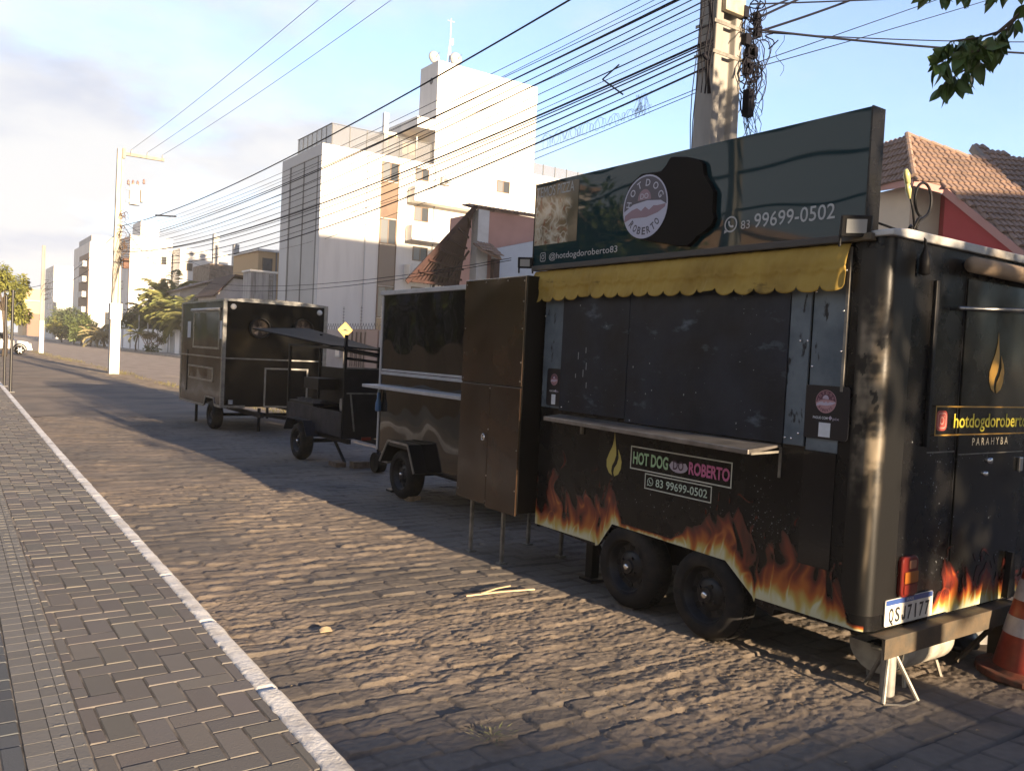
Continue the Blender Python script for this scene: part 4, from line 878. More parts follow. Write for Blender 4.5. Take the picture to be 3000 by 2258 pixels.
mb = MB(); plate(mb, (x0, 15.98, 1.80), SR, SU, 1.71, .63, 0, .002, .006); part(mb, 'hatch_panel', M('hatch_green_black', (.012, .015, .011), .12, spec=.35, wav=.35, ws=1.5), wf)
mb = MB(); mb.tube([(x0 - .035, 15.06, 2.165), (x0 - .035, 16.92, 2.175)], .028, 10); part(mb, 'awning_tube', WHT, t3, smooth=True)
for yc in (17.22, 14.99):
    mb = MB(); plate(mb, (x0, yc, 1.80), SR, SU, .24 if yc > 16 else .18, .32, 0, .003, .002); part(mb, 'paper_notice', PAPER, t3)
mb = MB(); frame(mb, (x0, 16.3, .985), SR, SU, 1.72, .26, .03, .002, .012); lf = part(mb, 'low_frame', ALU, t3); mb = MB(); plate(mb, (x0, 16.3, .985), SR, SU, 1.66, .2, 0, .002, .005); part(mb, 'low_panel', GL, lf)
mb = MB(); plate(mb, (x0, 17.3, 1.0), SR, SU, .05, .8, 0, .002, .008); mb.mi; part(mb, 'side_strip', FRM, t3)
for xc, zc in ((4.83, 1.86), (5.63, 1.90)):
    mb = MB(); mb.lathe([(.165, -.10), (.18, -.10), (.185, 0), (.165, 0), (.165, -.10)], (xc, y0, zc), 'Y', 28); v_ = part(mb, 'air_vent', FRM, t3, smooth='auto')
    mb = MB(); mb.lathe([(.0001, -.004), (.165, -.004)], (xc, y0, zc), 'Y', 24); part(mb, 'vent_opening', M('vent_dark', (.03, .02, .015), .7), v_)
    mb = MB()
    for k in range(5):
        a = k * 2 * math.pi / 5 + .4; mb.add([(xc + .03 * math.cos(a), y0 - .02, zc + .03 * math.sin(a)), (xc + .13 * math.cos(a - .3), y0 - .015, zc + .13 * math.sin(a - .3)), (xc + .14 * math.cos(a + .25), y0 - .035, zc + .14 * math.sin(a + .25))], [(0, 1, 2)])
    mb.lathe([(.0001, -.05), (.04, -.045), (.04, -.01)], (xc, y0, zc), 'Y', 10); part(mb, 'fan_blade', M('fan_brown', (.10, .075, .06), .5, .3), v_)
for xc in (4.36, 5.95):
    mb = MB(); mb.lathe([(.0001, -.035), (.035, -.03), (.05, -.012), (.052, 0)], (xc, y0, 2.215), 'Y', 18); part(mb, 'round_lamp', M('lamp_white', (.75, .72, .66), .3), t3, smooth=True)
mb = MB(); frame(mb, (5.36, y0, .80), ER, EU, .82, .72, .03, .002, .012); part(mb, 'end_door_frame', ALU, t3)
mb = MB(); mb.cyl((4.36, y0 - .02, .50), (4.36, y0 - .02, .57), .04, n=14); part(mb, 'socket', WHT, t3)
wheel(t3, 4.20, 15.58, .255, .2, hub=False)
mb = MB(); mb.cyl((4.3, 15.58, .255), (6.0, 15.58, .255), .03); mb.box(4.6, 4.67, y0 - .9, y1, .33, .40); mb.bar((5.1, 14.0, .32), (4.63, 14.95, .36), .06, .06); mb.bar((5.1, 14.0, .32), (5.7, 14.95, .36), .06, .06); mb.box(5.65, 5.72, y0, y1, .33, .4); part(mb, 'chassis', FRM, t3)
for xx, yy in ((4.30, 16.95), (4.89, 14.95), (5.9, 17.5)):
    mb = MB(); mb.box(xx, xx + .045, yy, yy + .045, -.01, .42); part(mb, 'prop_leg', FRM, t3)
# ------------------------------------------------------------------ small things on the lane
cn = thing('traffic_cone', 'orange traffic cone with white bands standing behind the flame trailer', 'traffic cone', (4.92, 2.0, 0)); c = (4.92, 2.0, 0)
OR_ = M('cone_orange', (.21, .024, .012), .45, var=.25, vs=9, rv=.1); WB = M('cone_white', (.34, .34, .36), .5, var=.15, vs=20, bump=.2, bs=120)
rc = lambda z: .185 - (.185 - .035) * (z - .05) / .67
mb = MB(); mb.lathe([(.02, .725), (.035, .72), (rc(.5), .5), (rc(.3), .3), (rc(.05), .05)], c, 'Z', 36); part(mb, 'cone_body', OR_, cn, smooth='auto')
for a, b in ((.53, .42), (.33, .235)):
    mb = MB(); mb.lathe([(rc(a) + .001, a), (rc(a) + .003, a), (rc(b) + .003, b), (rc(b) + .001, b)], c, 'Z', 36); part(mb, 'white_band', WB, cn, smooth='auto')
mb = MB(); mb.prism([(4.92 + .27 * math.cos(R(k)) * (1 if (k // 15) % 2 else .98), 2.0 + .27 * math.sin(R(k))) for k in range(0, 360, 15)], 'XY', .004, .04); mb.lathe([(.22, .04), (rc(.05), .055)], c, 'Z', 36); part(mb, 'cone_base', M('cone_base_rubber', (.20, .045, .02), .7, c2=(.06, .03, .02), vs=9), cn, bevel=.008)
# half drum brazier under the trailer
bz = thing('brazier_trough', 'grey half-drum grill trough on short legs under the rear of the flame trailer', 'grill trough', (4.27, 2.37, 0))
mb = MB(); prof = [(.15 * math.cos(R(a)), -.14 * math.sin(R(a))) for a in range(0, 181, 12)]; inn = [(.14 * math.cos(R(a)), -.13 * math.sin(R(a))) for a in range(180, -1, -12)]
mb.prism([(2.37 + p[0], .20 + p[1]) for p in prof + inn], 'YZ', 4.03, 4.52)
for xx in (4.025, 4.515): mb.prism([(2.37 + p[0], .20 + p[1]) for p in prof], 'YZ', xx, xx + .01)
GB = M('ashy_enamel', (.40, .38, .32), .65, c2=(.20, .185, .16), vs=6, lo=.4, hi=.65, bump=.2, bs=40); part(mb, 'trough', GB, bz, smooth='auto')
mb = MB(); mb.box(4.04, 4.51, 2.25, 2.49, .15, .165); part(mb, 'charcoal', M('charcoal', (.012, .011, .011), .95, bump=1., bs=40), bz)
for xx in (4.13, 4.44):
    for yy in (2.27, 2.47):
        mb = MB(); mb.bar((xx, yy, .09), (xx + (.03 if xx > 4.3 else -.02), yy - .02, -.01), .02, .012); part(mb, 'leg', GB, bz)
for a, b in ((4.03, -.035), (4.52, .035)): mb = MB(); mb.tube([(a, 2.29, .20), (a + b, 2.31, .195), (a + b, 2.37, .195), (a, 2.39, .20)], .009, 6); part(mb, 'handle', GB, bz)
bk = thing('paint_bucket', 'white plastic bucket in sunlight under the rear of the flame trailer', 'bucket', (5.29, 2.50, 0))
mb = MB(); mb.lathe([(.0001, .01), (.115, .01), (.135, .26), (.142, .262), (.142, .28), (.128, .28), (.112, .03), (.0001, .03)], (5.29, 2.50, -.01), 'Z', 26); part(mb, 'bucket_body', M('white_plastic', (.72, .70, .64), .45, var=.08, vs=9), bk, smooth='auto')
mb = MB(); mb.tube([(5.29 + .142 * math.cos(R(a)), 2.50 - .06 - .08 * math.sin(R(a)), .25 - .06 * math.sin(R(a))) for a in range(0, 181, 15)], .004, 6); part(mb, 'bail_handle', STEEL, bk)
mb = MB(); r_ = random.Random(4)
def bag(u, v):
    a = 2 * math.pi * u; t = math.pi * v; q = 1 + .25 * noise.noise(Vector((math.cos(a) * 2, math.sin(a) * 2, v * 4)))
    return (4.99 + .17 * q * math.sin(t) * math.cos(a), 2.46 + .13 * q * math.sin(t) * math.sin(a), .06 + .07 * q * math.cos(t) * (1 if v < .5 else .9))
mb.grid(bag, 22, 14); solo(mb, 'rubbish_bag', M('black_polythene', (.012, .012, .013), .3, bump=.5, bs=22), 'slumped black plastic bag on the ground beside the traffic cone', 'bag', smooth=True)
for k, (p, q, w_) in enumerate([((2.88, 4.52, .030), (3.40, 4.475, .022), .020), ((2.99, 4.50, .038), (3.30, 4.62, .02), .014)]):
    mb = MB(); p = Vector(p); q = Vector(q); m_ = (p + q) / 2 + Vector((0, .012, .002)); mb.bar(p, m_, w_, .008); mb.bar(m_ - (q - m_) * .01, q, w_ * .9, .0075)
    solo(mb, 'broken_stick', OAK, ('longer pale broken wooden slat lying on the sunlit cobbles', 'shorter thin pale wooden slat crossing the longer one on the cobbles')[k], 'stick', 'broken sticks on the lane', bevel=.001)
mb = MB(); mb.grid(lambda u, v: (1.80 + .07 * u + .01 * v, 4.30 + .05 * v, .02 + .012 * math.sin(u * 3) * v), 5, 4); solo(mb, 'cardboard_scrap', M('scrap_buff', (.50, .38, .22), .85), 'small buff cardboard scrap lying on the cobbles near the white kerb', 'scrap').modifiers.new('thick', 'SOLIDIFY').thickness = .002
mb = MB(); r_ = random.Random(8)
for k in range(60):
    a = r_.random() * 6.28; d = r_.random() * .07; mb.leaf((1.95 + math.cos(a) * d * 1.4, 2.80 + math.sin(a) * d, .012 + .02 * r_.random()), (math.cos(a), math.sin(a), .5 * r_.random()), (0, 0, 1), .02 + .03 * r_.random(), .008)
solo(mb, 'weed_tuft', M('weed_green', (.10, .12, .05), .9, c2=(.2, .17, .1), vs=30), 'small withered weed tuft on the shaded cobbles in the foreground', 'weed')
# ------------------------------------------------------------------ buildings
WW = M('white_render', (.78, .76, .72), .85, c2=(.66, .635, .60), vs=1.1, st=(1, 1, .12), lo=.42, hi=.75, bump=.1, bs=6)
CREAM = M('cream_render', (.62, .52, .40), .85, var=.08, vs=.7)
GREYP = M('grey_cladding', (.36, .37, .38), .6, var=.06, vs=.5); DGREY = M('dark_groove', (.13, .135, .14), .6)
BRW = M('bronze_frame', (.16, .11, .075), .45, .2); PANE = M('window_pane', (.05, .055, .06), .06, spec=.6); PANE2 = M('pane_grey', (.16, .17, .18), .1, spec=.6)
BRG = M('bronze_glass', (.20, .14, .10), .12, spec=.6, var=.25, vs=.4)
RAILG = M('smoked_rail_glass', (.22, .23, .25), .1, spec=.5, alpha=.55)
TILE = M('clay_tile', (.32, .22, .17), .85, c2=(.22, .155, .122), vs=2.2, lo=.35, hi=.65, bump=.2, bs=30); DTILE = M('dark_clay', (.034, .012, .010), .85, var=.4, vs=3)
def win(root, x0, x1, y, z0, z1, split=True, nm='window', fm=BRW, d=.05):
    mb = MB(); frame(mb, ((x0 + x1) / 2, y, (z0 + z1) / 2), ER, EU, x1 - x0, z1 - z0, .06, .002, d)
    if split: plate(mb, ((x0 + x1) / 2, y, (z0 + z1) / 2), ER, EU, .06, z1 - z0 - .12, 0, .002, d * .9)
    f = part(mb, nm, fm, root)
    mb = MB(); plate(mb, ((x0 + x1) / 2, y, (z0 + z1) / 2), ER, EU, x1 - x0 - .1, z1 - z0 - .1, 0, .002, .01); part(mb, 'pane', PANE, f)
    if split:
        mb = MB(); plate(mb, (x0 + (x1 - x0) * .27, y, (z0 + z1) / 2), ER, EU, (x1 - x0) * .42, z1 - z0 - .14, 0, .013, .008); part(mb, 'sliding_pane', PANE2, f)
    return f
def swin(root, x, yc, zc, w_, h, fm=BRW, pane=PANE):                      # a window on a side that faces the street
    mb = MB(); frame(mb, (x, yc, zc), SR, SU, w_, h, .07, .002, .05); f = part(mb, 'window', fm, root)
    mb = MB(); plate(mb, (x, yc, zc), SR, SU, w_ - .12, h - .12, 0, .002, .01); part(mb, 'pane', pane, f); return f
PW_ = M('pipe_white', (.6, .6, .6), .6)
ap = thing('apartment_block', 'large white apartment block with stepped tower, bronze strip window and slatted balconies', 'apartment block', (31, 60, 0))
YA = 56.
mb = MB(); mb.box(22.15, 31, YA, 64, 0, 15.72); mb.box(31, 40.3, YA, 63, 0, 15.72); part(mb, 'wall', WW, ap)
mb = MB(); mb.box(31.0, 40.3, YA + .004, 58.8, 15.72, 23.55); part(mb, 'tower', WW, ap)
mb = MB(); mb.box(29.4, 30.99, YA - .05, 61.5, 18.25, 19.05); mb.box(28.0, 30.99, 58.8, 61.5, 18.0, 18.25); part(mb, 'canopy_slab', WW, ap)
mb = MB(); mb.box(28.2, 30.98, 58.82, 59.1, 15.73, 18.25); part(mb, 'terrace_wall', M('ochre_render', (.56, .44, .25), .85), ap)
win(ap, 28.5, 29.7, 58.81, 15.9, 17.9); mb = MB(); mb.box(30.2, 30.3, 57.5, 57.6, 15.73, 18.2); part(mb, 'terrace_post', WW, ap)
mb = MB(); mb.box(27.4, 27.75, 57.4, 57.7, 15.73, 19.2); part(mb, 'chimney', WW, ap)
mb = MB(); x = 22.15; mb.box(x - .05, x, 56.0, 56.5, 0, 15.70); mb.box(x - .05, x, 62.3, 64, 0, 15.70); mb.box(x - .05, x, 56.5, 62.3, 14.95, 15.70); part(mb, 'portal_frame', M('pale_grey_render', (.52, .53, .54), .8), ap)
mb = MB(); mb.box(x - .02, x, 56.5, 62.3, 0, 14.95); fp = part(mb, 'cladding_panel', GREYP, ap)
mb = MB()
for yy, wd in ((56.62, .22), (59.35, .16), (62.15, .25)): mb.box(x - .06, x - .02, yy - wd / 2, yy + wd / 2, 0, 14.93)
part(mb, 'groove', DGREY, fp)
mb = MB(); mb.box(22.9, 30.9, 56.35, 56.38, 15.74, 17.25); mb.box(22.9, 22.93, 56.4, 63, 15.74, 17.25); rl = part(mb, 'roof_railing', RAILG, ap)
mb = MB()
for k in range(7): mb.box(22.93 + k * 1.32, 22.97 + k * 1.32, 56.30, 56.345, 15.74, 17.28)
for k in range(7): mb.box(22.86, 22.895, 57.3 + k * .9, 57.34 + k * .9, 15.74, 17.28)
mb.box(22.85, 30.9, 56.29, 56.39, 17.285, 17.32); mb.box(22.85, 22.95, 56.40, 63, 17.285, 17.32); part(mb, 'rail_post', DGREY, rl)
x0, x1 = 26.75, 28.05
for z0, z1, mt, nm in ((13.9, 15.25, None, 'w'), (11.2, 13.85, BRG, 'p'), (9.3, 11.15, None, 'v'), (6.25, 9.25, M('bronze_panel', (.24, .19, .15), .4), 'p'), (3.9, 6.2, None, 'v'), (1.0, 3.85, BRG, 'p')):
    if mt: mb = MB(); mb.box(x0, x1, YA - .03, YA, z0, z1); part(mb, 'strip_panel', mt, ap)
    else: win(ap, x0, x1, YA, z0, z1, d=.06)
mb = MB(); mb.box(x0 - .05, x0 - .003, YA - .08, YA, .8, 15.27); mb.box(x1 + .003, x1 + .05, YA - .08, YA, .8, 15.27); part(mb, 'strip_trim', BRW, ap)
for a, b, c, d in ((29.45, 30.6, 14.35, 15.25), (29.5, 30.7, 11.3, 12.4), (29.5, 30.75, 8.35, 9.4), (29.5, 30.7, 5.4, 6.4), (36.75, 38.0, 14.55, 15.5), (36.75, 38.0, 11.6, 12.5), (36.75, 38., 8.6, 9.5)): win(ap, a, b, YA, c, d)
for z, xa, xb, solid in ((12.75, 28.9, 38.9, 33.4), (9.9, 28.85, 38.9, 28.9), (7.0, 28.8, 38.9, 28.9), (4.0, 28.8, 38.9, 28.9)):
    mb = MB(); mb.box(xa, xb, YA - 1.1, YA, z - .16, z); 
    if solid > xa + 1: mb.box(xa, solid, YA - 1.1, YA - 1.0, z, z + 1.0)
    mb.box(xa, xa + .1, YA - 1.0, YA, z, z + .95); bl = part(mb, 'balcony', WW, ap)
    mb = MB()
    for k in range(8): mb.box(solid + .02, xb, YA - 1.09, YA - 1.05, z + .1 + k * .115, z + .165 + k * .115)
    for xx in (solid + .02, (solid + xb) / 2, xb - .06): mb.box(xx, xx + .06, YA - 1.12, YA - 1.09, z, z + 1.02)
    part(mb, 'slat_railing', M('rail_white', (.66, .64, .60), .6), bl)
mb = MB(); mb.lathe([(.0001, -.02), (.22, -.02), (.26, 0)], (30.99, 57.0, 22.2), 'X', 16); part(mb, 'wall_vent', DGREY, ap)
for xx, z in ((31.6, 14.3), (31.6, 8.5), (35.6, 11.5)):
    mb = MB(); mb.box(xx, xx + .8, YA - .35, YA, z, z + .55); ac = part(mb, 'air_conditioner', WHT, ap, bevel=.03); mb = MB(); mb.lathe([(.0001, -.36), (.2, -.36), (.2, -.355)], (xx + .32, YA, z + .27), 'Y', 16); part(mb, 'fan_grille', DGREY, ac)
mb = MB(); mb.cyl((31.15, YA - .06, .2), (31.15, YA - .06, 15.6), .05, n=8); part(mb, 'downpipe', GREYP, ap)
mb = MB(); mb.cyl((25.6, YA - .06, .2), (25.6, YA - .06, 15.6), .045, n=8); part(mb, 'downpipe', PW_, ap)
for xx, yy, s in ((30.9 + .6, 57.6, .55), (33.0, 56.8, .62)):
    an = thing('satellite_dish', 'white satellite dish on the tower roof, %s' % ('at the left corner' if xx < 32 else 'below the thin mast'), 'satellite dish', (xx, yy, 23.55), 'dishes on the tower roof')
    mb = MB(); mb.lathe([(s * math.sin(R(k)), -s * 1.1 * math.cos(R(k)) + s) for k in range(0, 61, 10)], (xx, yy - .2, 23.55 + .75), 'Y', 18); part(mb, 'dish', WHT, an, smooth=True).modifiers.new('t', 'SOLIDIFY').thickness = .02
    mb = MB(); mb.cyl((xx, yy, 23.55), (xx, yy, 24.2), .05); mb.cyl((xx, yy - .15, 24.2), (xx, yy - .75, 24.45), .02); part(mb, 'dish_mount', STEEL, an)
mb = MB(); mb.cyl((32.6, 57.2, 23.55), (32.6, 57.2, 27.4), .05, .03, 8); mb.cyl((32.35, 57.2, 23.55), (32.6, 57.2, 26), .02); mb.cyl((32.85, 57.3, 23.55), (32.6, 57.2, 26), .02); mb.bar((32.3, 57.2, 27.2), (32.9, 57.2, 27.2), .04, .04); mb.box(32.7, 32.85, 57.15, 57.25, 25.4, 25.9)
solo(mb, 'antenna_mast', M('mast_grey', (.5, .5, .52), .5), 'thin grey antenna mast on the tower roof of the large apartment block', 'antenna')
lw = thing('apartment_wing', 'low white wing with glass roof rail right of the tall apartment tower', 'building', (47, 62, 0))
mb = MB(); mb.box(41., 58, 59, 68, 0, 17.35); part(mb, 'wall', WW, lw); mb = MB(); mb.box(41., 58, 59.2, 59.24, 17.37, 18.35); r2 = part(mb, 'roof_railing', RAILG, lw)
mb = MB()
for k in range(14): mb.box(41. + k * 1.3, 41.05 + k * 1.3, 59.14, 59.19, 17.37, 18.4)
part(mb, 'rail_post', DGREY, r2); win(lw, 45, 46.4, 59, 13.5, 15)
# street front wall, gate, fence wire, speed hump sign
fw = thing('street_wall', 'mauve-grey street wall topped by dark netting, with posts, in front of the apartment block', 'wall', (20.2, 60, 0))
mb = MB(); mb.box(20.0, 20.2, 46.05, 84, 0, 2.62); mb.box(20.0, 20.2, 30, 41.4, 0, 2.62); part(mb, 'wall', M('mauve_grey_wall', (.33, .30, .30), .85, var=.1, vs=.8), fw)
mb = MB()
for k in range(260):
    y = 31 + k * .18; mb.bar((20.1, y, 2.62), (20.1, y + .3 * (1 if k % 2 else -1), 3.0), .015, .015)
part(mb, 'netting', M('netting_dark', (.08, .07, .07), .9), fw)
for y in (38.5, 41.4, 44.0, 46.5, 50.5):
    mb = MB(); mb.cyl((20.1, y, 2.62), (20.1, y, 4.0), .02, n=6)
    for k in range(6): mb.cyl((20.1, y, 2.95 + k * .18), (20.1, y, 3.0 + k * .18), .06, n=8)
    part(mb, 'fence_post', M('fence_insulator', (.30, .29, .30), .6), fw)
gt = thing('sliding_gate', 'brown metal gate with zigzag slats in the street wall behind the grill cart', 'gate', (20.05, 43.7, 0))
mb = MB(); mb.box(19.97, 20.03, 41.45, 46.0, .1, 2.66); part(mb, 'gate_panel', M('gate_brown', (.22, .145, .125), .6, var=.15, vs=2), gt)
mb = MB()
for k in range(7): mb.bar((19.955, 43.2 + k * .3, .5), (19.955, 43.2 + k * .3 + .12 * (1 if k % 2 else -1), 2.5), .05, .03)
part(mb, 'zigzag_slat', M('slat_dark', (.07, .045, .04), .6), gt)
mb = MB(); mb.box(19.95, 19.97, 41.5, 42.9, .1, 2.6); part(mb, 'wicket_door', M('gate_rose', (.30, .20, .175), .6), gt)
sg2 = thing('road_sign', 'yellow diamond speed hump warning sign above the grill cart roof', 'road sign', (17.8, 40.9, 0))
mb = MB(); mb.cyl((17.8, 40.95, 0), (17.8, 40.95, 2.9), .035, n=10); part(mb, 'sign_post', STEEL, sg2)
rr = Vector((.70, .0, .714)); uu = Vector((-.714, 0, .70)); mb = MB(); plate(mb, (17.8, 40.9, 2.5), rr, uu, .60, .60, .03, 0, .004); pn = part(mb, 'sign_panel', M('sign_yellow', (.62, .44, .09), .5), sg2)
mb = MB(); flat(mb, (17.8, 40.9, 2.49), ER, EU, [(.24 * math.cos(R(k)) if 0 else (-.24 + .48 * k / 16), .10 * math.exp(-((k - 8) / 3.6) ** 2) - .02) for k in range(17)] + [(.24, -.05), (-.24, -.05)], .006); frame(mb, (17.8, 40.9, 2.5), rr, uu, .56, .56, .018, .006); part(mb, 'hump_symbol', INK, pn)
ub = thing('meter_box', 'pale service box fixed on the street wall between trailer and gate', 'box', (19.9, 46.6, 1.0))
mb = MB(); mb.box(19.85, 19.99, 46.3, 47.0, 1.0, 1.75); part(mb, 'box', WHT, ub, bevel=.02); mb = MB(); mb.box(19.84, 19.85, 46.38, 46.92, 1.1, 1.65); part(mb, 'box_door', M('box_cream', (.6, .55, .5), .5), ub)
# ------------------------------------------------------------------ houses with tiled roofs
def inpoly(p, q):
    c = False; n = len(q); j = n - 1
    for i in range(n):
        if (q[i][1] > p[1]) != (q[j][1] > p[1]) and p[0] < (q[j][0] - q[i][0]) * (p[1] - q[i][1]) / (q[j][1] - q[i][1]) + q[i][0]: c = not c
        j = i
    return c
def tiled(pts, tw=.20, te=.30, th=.10, flip=False):
    """barrel tiles laid over a flat roof plane with outline pts (3-D, planar)"""
    P = [Vector(p) for p in pts]; n = Vector((0, 0, 0))
    for i in range(1, len(P) - 1): n += (P[i] - P[0]).cross(P[i + 1] - P[0])
    n.normalize(); n = n if n.z > 0 else -n
    eu = Vector((0, 0, 1)).cross(n).normalized(); ev = n.cross(eu); O = P[0]; q = [((p - O).dot(eu), (p - O).dot(ev)) for p in P]
    mb = MB(); m = len(P); mb.v += [p - n * .02 for p in P] + [p - n * (.02 + th) for p in P]
    mb.f.append(tuple(range(m))); mb.f.append(tuple(m + i for i in reversed(range(m))))
    for i in range(m): j = (i + 1) % m; mb.f.append((i, j, m + j, m + i))
    mb.mi += [0] * (m + 2); r_ = random.Random(3)
    u0, u1 = min(a[0] for a in q), max(a[0] for a in q); v0, v1 = min(a[1] for a in q), max(a[1] for a in q)
    for j in range(int((v1 - v0) / te) + 1):
        for i in range(int((u1 - u0) / tw) + 1):
            u = u0 + i * tw + tw / 2; v = v0 + j * te + te / 2
            if not inpoly((u, v), q): continue
            o = len(mb.v); jx = (r_.random() - .5) * .02
            for vv, lift, w_ in ((-te * .55, .045, 1.), (te * .5, .005, .86)):
                for k in range(5):
                    a = math.pi * k / 4; mb.v.append(O + eu * (u + jx - math.cos(a) * tw * .47 * w_) + ev * (v + vv) + n * (lift - .03 + .062 * math.sin(a)))
            for k in range(4): mb.f.append((o + k, o + k + 1, o + 5 + k + 1, o + 5 + k)); mb.mi.append(0)
            mb.f.append((o, o + 1, o + 2, o + 3, o + 4)); mb.mi.append(0)
    return mb
rh = thing('tiled_house', 'red and cream house with weathered clay tile roof at the far right', 'house', (21, 12, 0))
cC, cP, cR2, ce2, ce3, ce4, cv2, cL, cLT = (19.27, 11.15, 6.34), (20.55, 12.15, 7.77), (21.43, 11.02, 7.17), (19.81, 10.69, 6.17), (19.75, 8.9, 4.59), (19.75, 8.5, 4.23), (20.72, 8.91, 5.01), (19.85, 12.78, 6.47), (20.81, 13.2, 7.69)
def ridge(a, b, r=.075):
    a, b = Vector(a), Vector(b); mb = MB(); n = max(2, int((b - a).length / .28))
    for k in range(n): mb.tube([a + (b - a) * (k / n) + Vector((0, 0, .03)), a + (b - a) * ((k + 1.12) / n) + Vector((0, 0, .015))], [r, r * .85], 8)
    return mb
part(tiled([cC, ce2, ce3, ce4, (21.26, 8.64, 5.01), (21.97, 10.75, 7.17), cR2, cP], .155, .24), 'roof', TILE, rh); part(tiled([cC, cP, cLT, cL], .155, .24), 'roof', TILE, rh)
mb = ridge(cC, cP); mb2 = ridge(cP, cR2, .06); part(mb, 'ridge_tile', M('ridge_grey', (.27, .19, .15), .9, var=.3, vs=4), rh); part(mb2, 'ridge_tile', TILE, rh)
p2 = [(23.53, 11.91, 8.04), (25.01, 10.23, 7.27), (22.95, 8.98, 5.3), (22.12, 9.04, 4.98), (22.52, 10.09, 6.05)]
part(tiled(p2, .17, .26), 'roof', TILE, rh); mb = MB(); mb.bar((23.45, 11.93, 7.93), (22.45, 10.1, 5.93), .14, .2); mb.bar((22.45, 10.1, 5.93), (22.05, 9.05, 4.87), .14, .2); part(mb, 'verge_board', M('verge_grey', (.26, .22, .19), .85, var=.2, vs=3), rh)
FAS = M('pink_fascia', (.46, .25, .22), .75)
mb = MB()
for a, b in ((cC, ce2), (ce2, ce3), (ce3, ce4), (cC, cL)): mb.bar(Vector(a) - Vector((0, 0, .13)), Vector(b) - Vector((0, 0, .13)), .05, .16)
part(mb, 'fascia', FAS, rh)
mb = MB(); mb.prism([(19.79, 11.50), (20.40, 11.08), (20.7, 11.5), (21.3, 12.4), (20.3, 13.2)], 'XY', 0, 6.28); part(mb, 'wall', CREAM, rh)
mb = MB(); mb.prism([(20.42, 11.06), (20.05, 8.8), (21.6, 8.9), (22.4, 10.6), (21.6, 11.3)], 'XY', 0, 4.4); mb.prism([(20.42, 11.10), (20.78, 10.62), (21.4, 10.9), (21.2, 11.5)], 'XY', 4.39, 6.1); mb.prism([(20.30, 10.75), (20.02, 9.1), (20.5, 9.0), (20.85, 10.8)], 'XY', 4.38, 4.75)
mb.add([(20.0, 10.75, 6.08), (19.93, 8.9, 4.48), (19.93, 8.3, 4.0), (19.93, 8.3, 0), (20.0, 10.75, 0)], [(0, 1, 2, 3, 4)]); part(mb, 'red_wall', M('red_render', (.42, .055, .06), .85, var=.08, vs=1), rh)
gh = thing('gabled_house', 'house with dark raked roof, white pillar and pink wall left of the signboard', 'house', (22.5, 39, 0))
YG = 36.
mb = MB(); rq = [Vector(p) for p in ((18.75, YG, 4.98), (22.5, YG, 9.05), (22.6, 36.7, 8.7), (22.6, 37.6, 4.95))]; rn_ = Vector((-.02, .14, .05))
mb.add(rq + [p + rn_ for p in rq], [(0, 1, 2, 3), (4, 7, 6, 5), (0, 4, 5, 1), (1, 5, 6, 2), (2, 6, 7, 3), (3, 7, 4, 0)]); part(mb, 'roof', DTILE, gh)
mb = MB()
for k in range(1, 14): a_, b_ = rq[0].lerp(rq[3], k / 14) + Vector((0, -.06, -.05)), rq[1].lerp(rq[2], k / 14) + Vector((0, -.06, -.05)); mb.bar(a_, b_, .06, .06)
for k in range(1, 7): a_, b_ = rq[0].lerp(rq[1], k / 7) + Vector((0, -.12, -.1)), rq[3].lerp(rq[2], k / 7) + Vector((0, -.12, -.1)); mb.bar(a_, b_, .09, .1)
part(mb, 'roof_batten', M('batten_red', (.040, .014, .010), .8), gh)
part(tiled([(22.35, YG, 9.0), (27.5, YG, 9.2 - .1), (27.5, YG + 1.2, 9.35), (22.35, YG + 1.2, 9.3)], .24, .36), 'roof', TILE, gh)
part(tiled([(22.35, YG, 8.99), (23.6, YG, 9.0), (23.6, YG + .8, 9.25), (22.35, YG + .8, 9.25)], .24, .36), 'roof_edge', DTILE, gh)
mb = MB(); mb.bar((18.7, YG - .03, 4.86), (22.4, YG - .03, 8.99), .06, .22); part(mb, 'verge_board', DTILE, gh)
WD = M('dark_rafters', (.075, .022, .015), .8, c2=(.13, .045, .03), vs=3, st=(1, 1, 4))
mb = MB(); mb.box(21.2, 22.6, 39.7, 39.9, 0, 4.9); part(mb, 'porch_back', WD, gh)
mb = MB()
mb.bar((21.2, 36.5, 5.0), (22.4, 36.4, 6.8), .09, .09); mb.bar((20.4, 36.5, 4.6), (20.75, 36.4, 5.9), .09, .09); mb.bar((18.8, 36.2, 4.98), (22.4, 36.2, 4.95), .12, .12); part(mb, 'rafter', DTILE, gh)
mb = MB(); mb.box(22.62, 23.28, YG, YG + .6, 0, 8.9); part(mb, 'pillar', M('pillar_white', (.60, .60, .60), .8, var=.12, vs=1), gh)
mb = MB(); mb.box(23.3, 27.4, YG + .1, YG + 4, 0, 8.95); part(mb, 'pink_wall', M('pink_render', (.46, .26, .22), .85, var=.06, vs=1), gh)
mb = MB(); mb.prism([(23.5, 0), (27.2, 0), (27.2, 8.0), (23.55, 7.0)], 'XZ', YG - .5, YG + .05); part(mb, 'side_wall', M('pale_blue_render', (.50, .55, .62), .85, var=.05, vs=1), gh)
part(tiled([(22.35, 35.0, 6.75), (23.5, 35.0, 6.45), (23.5, 35.9, 7.2), (22.35, 35.9, 7.2)], .2, .3), 'porch_roof', TILE, gh); mb = MB(); mb.box(23.1, 23.45, 35.1, 35.4, 0, 6.4); part(mb, 'porch_post', DTILE, gh)
